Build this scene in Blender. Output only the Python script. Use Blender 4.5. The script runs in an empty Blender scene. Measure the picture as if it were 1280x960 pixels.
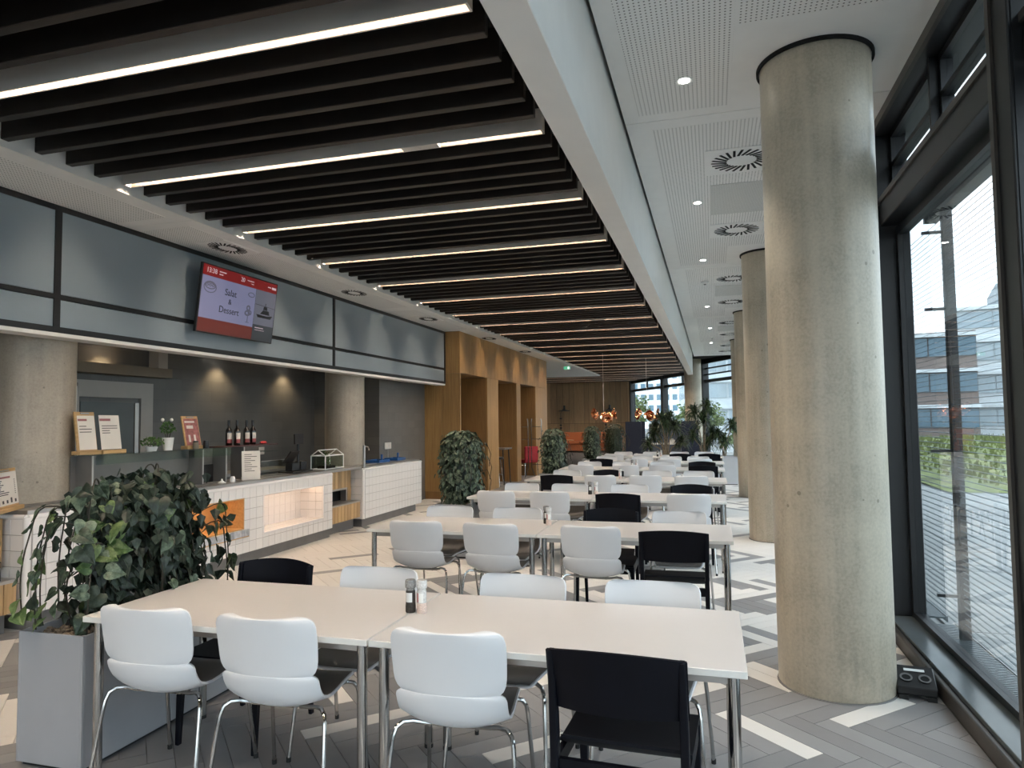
import bpy, bmesh, math, random
from mathutils import Vector, Matrix

PI = math.pi
rnd = random.Random(7)
SC = bpy.context.scene
COL = SC.collection

# ------------------------------------------------------------------ camera
CF, CYAW, CPITCH, CROLL, CH = 865.5, 16.095, 3.12, -0.688, 1.6     # focal length in pixels of a 1280 wide frame


def make_camera():
    y, p, r = (math.radians(a) for a in (CYAW, CPITCH, CROLL))
    fw = Vector((-math.sin(y) * math.cos(p), math.cos(y) * math.cos(p), math.sin(p)))
    rt = Vector((math.cos(y), math.sin(y), 0))
    up = rt.cross(fw)
    rt2 = rt * math.cos(r) + up * math.sin(r)
    up2 = -rt * math.sin(r) + up * math.cos(r)
    cd = bpy.data.cameras.new('camera')
    cd.sensor_width = 36.0
    cd.lens = CF / 1280 * 36.0
    cd.clip_start, cd.clip_end = 0.05, 600
    co = bpy.data.objects.new('camera', cd)
    m = Matrix((rt2, up2, -fw)).transposed().to_4x4()
    m.translation = Vector((0, 0, CH))
    co.matrix_world = m
    COL.objects.link(co)
    SC.camera = co
    return rt2, up2, fw


RT, UP, FW = make_camera()


def project(p):
    q = Vector(p) - Vector((0, 0, CH))
    d = q.dot(FW)
    if d < 0.05:
        return None
    return 640 + CF * q.dot(RT) / d, 480 - CF * q.dot(UP) / d, d


# ------------------------------------------------------------------ world and exposure
LAMP = 80.0          # linear lamps
SKY = 2.1
DOWN = 14.0
SPOT = 55.0           # round downlights by the windows
SC.view_settings.view_transform = 'Standard'
SC.view_settings.look = 'None'
SC.view_settings.gamma = 1
SC.view_settings.use_curve_mapping = False
SC.view_settings.exposure = 1.2
try:
    SC.cycles.use_denoising = True
    SC.cycles.max_bounces = 8
    SC.cycles.diffuse_bounces = 4
    SC.cycles.glossy_bounces = 3
    SC.cycles.transparent_max_bounces = 16
    SC.cycles.sample_clamp_indirect = 6
    SC.cycles.caustics_reflective = False
    SC.cycles.caustics_refractive = False
except Exception:
    pass


class NT:
    """small helper around a node tree"""

    def __init__(self, tree):
        self.t = tree
        tree.nodes.clear()

    def n(self, kind, **kw):
        nd = self.t.nodes.new(kind)
        for k, v in kw.items():
            if k.startswith('i_'):
                key = k[2:]
                key = int(key) if key.isdigit() else key.replace('_', ' ')
                nd.inputs[key].default_value = v
            else:
                setattr(nd, k, v)
        return nd

    def l(self, a, ao, b, bi):
        self.t.links.new(a.outputs[ao], b.inputs[bi])

    def math(self, op, a, b=None, c=None):
        nd = self.t.nodes.new('ShaderNodeMath')
        nd.operation = op
        for i, v in enumerate((a, b, c)):
            if v is None:
                continue
            if isinstance(v, (int, float)):
                nd.inputs[i].default_value = v
            else:
                self.t.links.new(v, nd.inputs[i])
        return nd.outputs[0]

    def ramp(self, fac, stops):
        nd = self.t.nodes.new('ShaderNodeValToRGB')
        el = nd.color_ramp.elements
        while len(el) < len(stops):
            el.new(0.5)
        for e, (p, c) in zip(el, stops):
            e.position = p
            e.color = (*c, 1)
        self.t.links.new(fac, nd.inputs[0])
        return nd.outputs[0]


def make_world():
    w = bpy.data.worlds.new('sky')
    SC.world = w
    w.use_nodes = True
    t = NT(w.node_tree)
    tc = t.n('ShaderNodeTexCoord')
    sep = t.n('ShaderNodeSeparateXYZ')
    t.l(tc, 'Generated', sep, 0)
    mp = t.n('ShaderNodeMapping')
    mp.inputs['Scale'].default_value = (1.4, 1.4, 5.0)
    t.l(tc, 'Generated', mp, 0)
    nz = t.n('ShaderNodeTexNoise', i_Scale=2.0, i_Detail=7.0, i_Roughness=0.6)
    t.l(mp, 0, nz, 'Vector')
    grad = t.ramp(sep.outputs[2], [(0.0, (0.80, 0.90, 0.97)), (0.25, (0.66, 0.80, 0.93)), (1.0, (0.60, 0.76, 0.93))])
    cl = t.ramp(nz.outputs[0], [(0.40, (0, 0, 0)), (0.62, (1, 1, 1))])
    mx = t.n('ShaderNodeMix', data_type='RGBA')
    t.t.links.new(cl, mx.inputs[0])
    t.t.links.new(grad, mx.inputs[6])
    mx.inputs[7].default_value = (0.95, 0.97, 1.0, 1)
    bg = t.n('ShaderNodeBackground', i_Strength=SKY)
    t.l(mx, 2, bg, 0)
    o = t.n('ShaderNodeOutputWorld')
    t.l(bg, 0, o, 0)


make_world()


# ------------------------------------------------------------------ materials
def new_mat(name):
    m = bpy.data.materials.new(name)
    m.use_nodes = True
    t = NT(m.node_tree)
    b = t.n('ShaderNodeBsdfPrincipled')
    o = t.n('ShaderNodeOutputMaterial')
    t.l(b, 0, o, 0)
    return m, t, b, o


def plain(name, c, rough=0.5, metal=0.0, noise=0.06, scale=6.0, bump=0.0, spec=0.5, coat=0.0, bscale=None):
    m, t, b, o = new_mat(name)
    b.inputs['Roughness'].default_value = rough
    b.inputs['Metallic'].default_value = metal
    b.inputs['Specular IOR Level'].default_value = spec
    b.inputs['Coat Weight'].default_value = coat
    tc = t.n('ShaderNodeTexCoord')
    nz = t.n('ShaderNodeTexNoise', i_Scale=scale, i_Detail=5.0)
    t.l(tc, 'Object', nz, 'Vector')
    lo = tuple(max(0, v * (1 - noise)) for v in c)
    hi = tuple(min(1, v * (1 + noise)) for v in c)
    t.t.links.new(t.ramp(nz.outputs[0], [(0.3, lo), (0.7, hi)]), b.inputs['Base Color'])
    if bump:
        n2 = t.n('ShaderNodeTexNoise', i_Scale=bscale or scale * 12, i_Detail=3.0)
        t.l(tc, 'Object', n2, 'Vector')
        bp = t.n('ShaderNodeBump', i_Strength=bump, i_Distance=0.004)
        t.l(n2, 0, bp, 'Height')
        t.l(bp, 0, b, 'Normal')
    return m


def emit(name, c, s, tex=False):
    m, t, b, o = new_mat(name)
    b.inputs['Base Color'].default_value = (*[min(1, v * .6) for v in c], 1)
    b.inputs['Emission Color'].default_value = (*c, 1)
    b.inputs['Emission Strength'].default_value = s
    b.inputs['Roughness'].default_value = 0.4
    return m


def wood(name, c1, c2, axis='Z', rough=0.45, scale=3.0, island=0.25):
    m, t, b, o = new_mat(name)
    b.inputs['Roughness'].default_value = rough
    tc = t.n('ShaderNodeTexCoord')
    mp = t.n('ShaderNodeMapping')
    s = {'X': (0.6, 14, 14), 'Y': (14, 0.6, 14), 'Z': (14, 14, 0.6)}[axis]
    mp.inputs['Scale'].default_value = s
    t.l(tc, 'Object', mp, 0)
    nz = t.n('ShaderNodeTexNoise', i_Scale=scale, i_Detail=6.0, i_Roughness=0.65)
    t.l(mp, 0, nz, 'Vector')
    rp = t.ramp(nz.outputs[0], [(0.3, c1), (0.7, c2)])
    geo = t.n('ShaderNodeNewGeometry')
    oi = t.n('ShaderNodeObjectInfo')
    v = t.math('FRACT', t.math('ADD', geo.outputs['Random Per Island'], oi.outputs['Random']))
    v = t.math('ADD', t.math('MULTIPLY', v, island), 1 - island / 2)
    hs = t.n('ShaderNodeHueSaturation')
    t.t.links.new(v, hs.inputs['Value'])
    t.t.links.new(rp, hs.inputs['Color'])
    t.l(hs, 0, b, 'Base Color')
    bp = t.n('ShaderNodeBump', i_Strength=0.08, i_Distance=0.002)
    t.l(nz, 0, bp, 'Height')
    t.l(bp, 0, b, 'Normal')
    return m


def concrete(name, c, streak=True):
    m, t, b, o = new_mat(name)
    tc = t.n('ShaderNodeTexCoord')
    n1 = t.n('ShaderNodeTexNoise', i_Scale=2.2, i_Detail=8.0, i_Roughness=0.7)
    t.l(tc, 'Object', n1, 'Vector')
    mp = t.n('ShaderNodeMapping')
    mp.inputs['Scale'].default_value = (9, 9, 0.35)
    t.l(tc, 'Object', mp, 0)
    n2 = t.n('ShaderNodeTexNoise', i_Scale=2.0, i_Detail=4.0)
    t.l(mp, 0, n2, 'Vector')
    n3 = t.n('ShaderNodeTexNoise', i_Scale=60.0, i_Detail=3.0)
    t.l(tc, 'Object', n3, 'Vector')
    vo = t.n('ShaderNodeTexVoronoi', i_Scale=9.0)
    t.l(tc, 'Object', vo, 'Vector')
    nb = t.n('ShaderNodeTexNoise', i_Scale=3.0, i_Detail=0.0)
    t.l(tc, 'Object', nb, 'Vector')
    pit = t.math('LESS_THAN', vo.outputs['Distance'], t.math('MULTIPLY', t.math('SUBTRACT', nb.outputs[0], 0.36), 0.28))
    f = t.math('ADD', t.math('MULTIPLY', n1.outputs[0], 0.55), t.math('MULTIPLY', n2.outputs[0], 0.30 if streak else 0.12))
    f = t.math('ADD', f, t.math('MULTIPLY', n3.outputs[0], 0.34))
    rp = t.ramp(f, [(0.42, tuple(v * 0.72 for v in c)), (0.59, c), (0.76, tuple(min(1, v * 1.2) for v in c))])
    mx = t.n('ShaderNodeMix', data_type='RGBA')
    t.t.links.new(t.math('MULTIPLY', pit, 0.6), mx.inputs[0])
    t.t.links.new(rp, mx.inputs[6])
    mx.inputs[7].default_value = (c[0] * .35, c[1] * .34, c[2] * .32, 1)
    t.l(mx, 2, b, 'Base Color')
    rr = t.math('ADD', 0.17, t.math('MULTIPLY', n1.outputs[0], 0.34))
    t.t.links.new(rr, b.inputs['Roughness'])
    bp = t.n('ShaderNodeBump', i_Strength=0.15, i_Distance=0.004)
    t.t.links.new(f, bp.inputs['Height'])
    t.l(bp, 0, b, 'Normal')
    return m


def glass(name, tint=(0.85, 0.93, 0.92), refl=0.9, rough=0.0):
    m, t, b, o = new_mat(name)
    t.t.nodes.remove(b)
    tr = t.n('ShaderNodeBsdfTransparent')
    tr.inputs[0].default_value = (*tint, 1)
    gl = t.n('ShaderNodeBsdfGlossy', i_Roughness=rough)
    gl.inputs[0].default_value = (refl, refl, refl, 1)
    lw = t.n('ShaderNodeLayerWeight', i_Blend=0.5)
    fr = t.math('MULTIPLY_ADD', t.math('POWER', lw.outputs['Facing'], 5.0), 0.90, 0.035)
    mx = t.n('ShaderNodeMixShader')
    t.t.links.new(fr, mx.inputs[0])
    t.l(tr, 0, mx, 1)
    t.l(gl, 0, mx, 2)
    t.l(mx, 0, o, 0)
    return m


def perforated(name, c, pitch=0.028, hole=0.2, dark=0.22):
    m, t, b, o = new_mat(name)
    b.inputs['Roughness'].default_value = 0.8
    tc = t.n('ShaderNodeTexCoord')
    sp = t.n('ShaderNodeSeparateXYZ')
    t.l(tc, 'Object', sp, 0)
    fx = t.math('SUBTRACT', t.math('FRACT', t.math('DIVIDE', sp.outputs[0], pitch)), 0.5)
    fy = t.math('SUBTRACT', t.math('FRACT', t.math('DIVIDE', sp.outputs[1], pitch)), 0.5)
    d = t.math('SQRT', t.math('ADD', t.math('MULTIPLY', fx, fx), t.math('MULTIPLY', fy, fy)))
    h = t.math('LESS_THAN', d, hole)
    mx = t.n('ShaderNodeMix', data_type='RGBA')
    t.t.links.new(h, mx.inputs[0])
    mx.inputs[6].default_value = (*c, 1)
    mx.inputs[7].default_value = tuple(v * dark for v in c) + (1,)
    t.l(mx, 2, b, 'Base Color')
    return m


def plank_mat(name, c, var=0.16):
    m, t, b, o = new_mat(name)
    tc = t.n('ShaderNodeTexCoord')
    geo = t.n('ShaderNodeNewGeometry')
    oi = t.n('ShaderNodeObjectInfo')
    mp = t.n('ShaderNodeMapping')
    mp.inputs['Scale'].default_value = (3, 3, 3)
    t.l(geo, 'Position', mp, 0)
    n1 = t.n('ShaderNodeTexNoise', i_Scale=2.2, i_Detail=7.0, i_Roughness=0.7)
    t.l(mp, 0, n1, 'Vector')
    v = t.math('FRACT', t.math('ADD', geo.outputs['Random Per Island'], oi.outputs['Random']))
    f = t.math('ADD', t.math('MULTIPLY', v, 0.5), t.math('MULTIPLY', n1.outputs[0], 0.6))
    rp = t.ramp(f, [(0.1, tuple(x * (1 - var) for x in c)), (1.0, tuple(min(1, x * (1 + var)) for x in c))])
    t.t.links.new(rp, b.inputs['Base Color'])
    t.t.links.new(t.math('ADD', 0.34, t.math('MULTIPLY', n1.outputs[0], 0.2)), b.inputs['Roughness'])
    return m


def leaf_mat(name, dark, light, vein=0.5):
    m, t, b, o = new_mat(name)
    tc = t.n('ShaderNodeTexCoord')
    oi = t.n('ShaderNodeObjectInfo')
    geo = t.n('ShaderNodeNewGeometry')
    nz = t.n('ShaderNodeTexNoise', i_Scale=38.0, i_Detail=4.0, i_Roughness=0.7)
    t.l(geo, 'Position', nz, 'Vector')
    v = t.math('FRACT', t.math('ADD', oi.outputs['Random'], geo.outputs['Random Per Island']))
    f = t.math('ADD', t.math('MULTIPLY', nz.outputs[0], 0.85), t.math('MULTIPLY', v, 0.25))
    rp = t.ramp(f, [(0.42, dark), (0.62, tuple((a + c) / 2 for a, c in zip(dark, light))), (0.8, light)])
    t.t.links.new(rp, b.inputs['Base Color'])
    b.inputs['Roughness'].default_value = 0.42
    b.inputs['Specular IOR Level'].default_value = 0.4
    return m


def tilewall(name, c, size=(0.3, 0.15)):
    m, t, b, o = new_mat(name)
    b.inputs['Roughness'].default_value = 0.45
    geo = t.n('ShaderNodeNewGeometry')
    sp = t.n('ShaderNodeSeparateXYZ')
    t.l(geo, 'Position', sp, 0)
    hz = t.math('ADD', sp.outputs[0], sp.outputs[1])
    fx = t.math('FRACT', t.math('DIVIDE', hz, size[0]))
    fz = t.math('FRACT', t.math('DIVIDE', sp.outputs[2], size[1]))
    j = t.math('MAXIMUM', t.math('LESS_THAN', fx, 0.018), t.math('LESS_THAN', fz, 0.035))
    ix = t.math('FLOOR', t.math('DIVIDE', hz, size[0]))
    iz = t.math('FLOOR', t.math('DIVIDE', sp.outputs[2], size[1]))
    cb = t.n('ShaderNodeCombineXYZ')
    t.t.links.new(ix, cb.inputs[0])
    t.t.links.new(iz, cb.inputs[1])
    wn = t.n('ShaderNodeTexWhiteNoise', noise_dimensions='3D')
    t.l(cb, 0, wn, 'Vector')
    n1 = t.n('ShaderNodeTexNoise', i_Scale=5.0, i_Detail=6.0)
    t.l(geo, 'Position', n1, 'Vector')
    f = t.math('ADD', t.math('MULTIPLY', wn.outputs[0], 0.4), t.math('MULTIPLY', n1.outputs[0], 0.6))
    rp = t.ramp(f, [(0.2, tuple(x * 0.88 for x in c)), (0.8, tuple(x * 1.12 for x in c))])
    mx = t.n('ShaderNodeMix', data_type='RGBA')
    t.t.links.new(t.math('MULTIPLY', j, 0.45), mx.inputs[0])
    t.t.links.new(rp, mx.inputs[6])
    mx.inputs[7].default_value = (c[0] * .55, c[1] * .55, c[2] * .55, 1)
    t.l(mx, 2, b, 'Base Color')
    bp = t.n('ShaderNodeBump', i_Strength=0.3, i_Distance=0.003)
    t.t.links.new(t.math('SUBTRACT', 1.0, j), bp.inputs['Height'])
    t.l(bp, 0, b, 'Normal')
    return m


def facade_mat(name, wall, win, sx=1.4, sz=3.2, fx0=0.25, fz0=0.45):
    """far building skin: rows of windows too small to pick apart"""
    m, t, b, o = new_mat(name)
    b.inputs['Roughness'].default_value = 0.5
    tc = t.n('ShaderNodeTexCoord')
    sp = t.n('ShaderNodeSeparateXYZ')
    t.l(tc, 'Object', sp, 0)
    hz = t.math('ADD', sp.outputs[0], sp.outputs[1])
    a = t.math('GREATER_THAN', t.math('FRACT', t.math('DIVIDE', hz, sx)), fx0)
    c = t.math('GREATER_THAN', t.math('FRACT', t.math('DIVIDE', sp.outputs[2], sz)), fz0)
    mx = t.n('ShaderNodeMix', data_type='RGBA')
    t.t.links.new(t.math('MULTIPLY', a, c), mx.inputs[0])
    mx.inputs[6].default_value = (*wall, 1)
    mx.inputs[7].default_value = (*win, 1)
    t.l(mx, 2, b, 'Base Color')
    return m


M = {}
M['white'] = plain('white_paint', (0.80, 0.80, 0.78), 0.6, noise=0.02)
M['ceil'] = plain('ceiling_paint', (0.85, 0.85, 0.835), 0.75, noise=0.02)
M['perf'] = perforated('perforated_plaster', (0.85, 0.85, 0.835), hole=0.19)
M['mesh'] = perforated('perforated_metal_panel', (0.70, 0.71, 0.69), 0.011, 0.3, 0.6)
M['black'] = plain('black_void', (0.004, 0.004, 0.004), 0.9, noise=0.1)
M['slat'] = plain('slat_black', (0.0115, 0.0088, 0.0072), 0.5, noise=0.15)
M['frame'] = plain('anthracite_metal', (0.009, 0.010, 0.012), 0.42, noise=0.1, scale=3)
M['frame_brown'] = plain('bronze_strip', (0.055, 0.048, 0.042), 0.4, noise=0.08)
M['sill'] = plain('sill_metal', (0.10, 0.12, 0.13), 0.22, noise=0.05)
M['blind'] = plain('blind_metal', (0.17, 0.20, 0.21), 0.5, noise=0.05)
M['conc'] = concrete('smooth_concrete', (0.47, 0.42, 0.33))
M['conc2'] = concrete('board_concrete', (0.36, 0.315, 0.255))
M['glass'] = glass('window_glass', (0.80, 0.835, 0.84))
M['glass_thin'] = glass('clear_glass', (0.90, 0.95, 0.94))
M['fascia'] = plain('frosted_blue_glass', (0.25, 0.31, 0.355), 0.28, noise=0.04, scale=1.0)
M['tile_white'] = plain('white_glazed_tile', (0.78, 0.76, 0.75), 0.18, noise=0.03, scale=2)
M['grout'] = plain('grey_grout', (0.36, 0.34, 0.33), 0.85)
M['steel'] = plain('brushed_steel', (0.46, 0.44, 0.42), 0.38, metal=0.85, noise=0.08, scale=3)
M['toekick'] = plain('toe_kick_metal', (0.16, 0.155, 0.15), 0.45, noise=0.08)
M['chrome'] = plain('chrome', (0.48, 0.475, 0.46), 0.12, metal=1.0, noise=0.03)
M['rubber'] = plain('black_rubber', (0.012, 0.012, 0.012), 0.7)
M['shell'] = plain('white_chair_plastic', (0.74, 0.76, 0.79), 0.38, noise=0.02, scale=3)
M['pad'] = plain('grey_seat_laminate', (0.115, 0.11, 0.105), 0.33, noise=0.07, scale=9)
M['bwood'] = plain('black_stained_wood', (0.0035, 0.0040, 0.0075), 0.5, noise=0.15, scale=12, spec=0.14)
M['table'] = plain('table_laminate', (0.63, 0.61, 0.60), 0.30, noise=0.02, scale=2)
M['edge'] = plain('table_edge_band', (0.74, 0.745, 0.72), 0.45, noise=0.02)
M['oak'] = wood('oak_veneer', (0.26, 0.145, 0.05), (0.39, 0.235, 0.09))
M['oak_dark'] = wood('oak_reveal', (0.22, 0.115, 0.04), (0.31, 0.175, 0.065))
M['oak_far'] = wood('oak_far_wall', (0.24, 0.155, 0.08), (0.36, 0.245, 0.135), island=0.45)
M['pine'] = wood('pine_board', (0.42, 0.25, 0.10), (0.58, 0.37, 0.17), axis='Y')
M['slatwood'] = wood('slat_wood', (0.40, 0.25, 0.11), (0.56, 0.37, 0.19), island=0.35)
M['darktile'] = tilewall('dark_wall_tile', (0.125, 0.122, 0.116))
M['mosaic'] = plain('grey_marble_tile', (0.36, 0.38, 0.41), 0.35, noise=0.35, scale=18)
M['mosaic2'] = plain('pale_marble_tile', (0.52, 0.54, 0.57), 0.35, noise=0.25, scale=18)
M['planter'] = plain('grey_planter_coating', (0.33, 0.345, 0.37), 0.42, noise=0.03)
M['planter_light'] = plain('pale_planter_coating', (0.55, 0.57, 0.60), 0.45, noise=0.03)
M['pebble'] = plain('river_pebble', (0.24, 0.19, 0.145), 0.6, noise=0.5, scale=22)
M['soil'] = plain('potting_soil', (0.03, 0.022, 0.016), 0.9, noise=0.4, scale=40)
M['leaf'] = leaf_mat('variegated_leaf', (0.012, 0.028, 0.014), (0.20, 0.26, 0.18))
M['leaf_light'] = leaf_mat('young_leaf', (0.035, 0.075, 0.018), (0.22, 0.30, 0.12))
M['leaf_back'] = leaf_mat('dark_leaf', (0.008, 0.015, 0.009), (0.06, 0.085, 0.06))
M['ivy'] = leaf_mat('small_leaf_foliage', (0.012, 0.026, 0.014), (0.15, 0.20, 0.13))
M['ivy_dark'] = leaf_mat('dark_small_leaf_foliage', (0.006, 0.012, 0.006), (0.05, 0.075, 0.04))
M['dracaena'] = leaf_mat('narrow_leaf', (0.012, 0.026, 0.012), (0.11, 0.17, 0.07))
M['herb'] = leaf_mat('herb_leaf', (0.02, 0.06, 0.012), (0.14, 0.26, 0.06))
M['stem'] = plain('dark_stem', (0.035, 0.03, 0.02), 0.7, noise=0.3, scale=30)
M['trunk'] = plain('pale_bark', (0.30, 0.24, 0.17), 0.8, noise=0.3, scale=30)
M['kitchen_white'] = plain('door_coating', (0.42, 0.40, 0.37), 0.5, noise=0.03)
M['beige'] = plain('beige_box', (0.20, 0.165, 0.12), 0.6)
M['paper'] = plain('printed_paper', (0.70, 0.66, 0.61), 0.7, noise=0.02)
M['ink'] = plain('dark_ink', (0.06, 0.055, 0.06), 0.8)
M['ink_red'] = plain('wine_ink', (0.30, 0.12, 0.13), 0.7)
M['poster'] = plain('red_poster_print', (0.33, 0.12, 0.11), 0.6, noise=0.35, scale=22)
M['bottle'] = plain('dark_wine_glass', (0.010, 0.006, 0.005), 0.08, noise=0.1, coat=0.5)
M['label'] = plain('bottle_label', (0.60, 0.54, 0.48), 0.6, noise=0.1, scale=40)
M['label_red'] = plain('bottle_label_print', (0.25, 0.05, 0.05), 0.6)
M['label_green'] = plain('bottle_label_band', (0.35, 0.38, 0.10), 0.6)
M['red'] = plain('red_plastic', (0.42, 0.02, 0.02), 0.45)
M['redfab'] = plain('red_upholstery', (0.32, 0.02, 0.03), 0.8)
M['wine'] = plain('dark_red_tray', (0.08, 0.012, 0.012), 0.4)
M['device'] = plain('black_device_plastic', (0.012, 0.011, 0.011), 0.38)
M['blue'] = plain('blue_plastic', (0.02, 0.10, 0.30), 0.45)
M['navy'] = plain('navy_fabric', (0.018, 0.024, 0.045), 0.9, noise=0.15, scale=40)
M['blue_grey'] = plain('blue_grey_fabric', (0.15, 0.18, 0.24), 0.9, noise=0.12, scale=40)
M['orange'] = plain('rust_orange_fabric', (0.34, 0.10, 0.035), 0.85, noise=0.12, scale=20)
M['copper'] = plain('copper_leaf_metal', (0.80, 0.36, 0.20), 0.22, metal=0.9, noise=0.15)
M['pepper'] = plain('peppercorns', (0.03, 0.026, 0.022), 0.6, noise=0.6, scale=150)
M['salt'] = plain('pink_salt', (0.72, 0.57, 0.50), 0.6, noise=0.25, scale=200)
M['clearplastic'] = plain('clear_grinder_plastic', (0.62, 0.62, 0.61), 0.2, noise=0.2, scale=120)
M['cplastic2'] = plain('smoky_grinder_plastic', (0.26, 0.26, 0.255), 0.2, noise=0.3, scale=120)
M['socket_white'] = plain('white_socket_plastic', (0.62, 0.60, 0.57), 0.4)
M['terrace'] = plain('pale_terrace_paving', (0.27, 0.275, 0.27), 0.6, noise=0.18, scale=0.6)
M['grass'] = plain('meadow_grass', (0.15, 0.175, 0.06), 0.9, noise=0.5, scale=1.2)
M['treeleaf'] = leaf_mat('tree_leaf', (0.05, 0.09, 0.02), (0.28, 0.34, 0.12))
M['bldg_white'] = plain('white_render', (0.62, 0.66, 0.68), 0.7, noise=0.05)
M['bldg_grey'] = plain('grey_cladding', (0.28, 0.31, 0.33), 0.6, noise=0.08)
M['bldg_brown'] = plain('brown_cladding', (0.20, 0.16, 0.145), 0.7, noise=0.1)
M['door_glass'] = plain('dark_door_glass', (0.075, 0.085, 0.085), 0.35)
M['bldg_pale'] = plain('pale_band_glass', (0.34, 0.41, 0.45), 0.12, noise=0.12, scale=0.4)
M['lounge'] = plain('dark_lounge_carpet', (0.03, 0.024, 0.02), 0.95, noise=0.2, scale=8)
M['bldg_glass'] = plain('window_band_glass', (0.10, 0.17, 0.22), 0.08, noise=0.15, scale=0.5)
M['lamp_trough'] = plain('painted_glow_trough_lining', (0.030, 0.017, 0.008), 0.6, noise=0.05)  # warm glow of the lamp put into the lining's brown colour
M['lamp_white'] = plain('lamp_housing', (0.62, 0.60, 0.57), 0.45, noise=0.02)
M['strip'] = emit('linear_lamp_diffuser', (1.0, 0.81, 0.62), LAMP)
M['down'] = emit('downlight_lens', (1.0, 0.95, 0.86), DOWN)
M['warm'] = emit('warm_niche_lamp', (1.0, 0.55, 0.22), 9)
M['warmw'] = emit('warm_white_niche_lamp', (1.0, 0.66, 0.42), 6.5)
M['exit'] = emit('exit_sign_face', (0.12, 0.5, 0.28), 0.35)
M['exitw'] = emit('exit_sign_white', (0.8, 1.0, 0.9), 0.7)
M['scr_red'] = emit('screen_red', (0.20, 0.008, 0.010), 0.25)
M['scr_main'] = emit('screen_lilac', (0.16, 0.165, 0.27), 0.34)
M['scr_rust'] = emit('screen_rust', (0.11, 0.015, 0.010), 0.3)
M['scr_grey'] = emit('screen_grey', (0.11, 0.115, 0.15), 0.3)
M['scr_dark'] = emit('screen_dark', (0.03, 0.034, 0.04), 0.3)
M['scr_ink'] = plain('screen_ink', (0.01, 0.01, 0.015), 0.4)
M['scr_line'] = emit('screen_line_grey', (0.07, 0.07, 0.10), 0.4)
M['scr_white'] = emit('screen_text_white', (0.45, 0.36, 0.40), 0.4)
M['plank_grey'] = plank_mat('grey_floor_plank', (0.245, 0.245, 0.25), 0.25)
M['plank_white'] = plank_mat('pale_floor_plank', (0.74, 0.715, 0.68), 0.06)
M['joint'] = plain('floor_joint', (0.20, 0.195, 0.19), 0.9)


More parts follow.
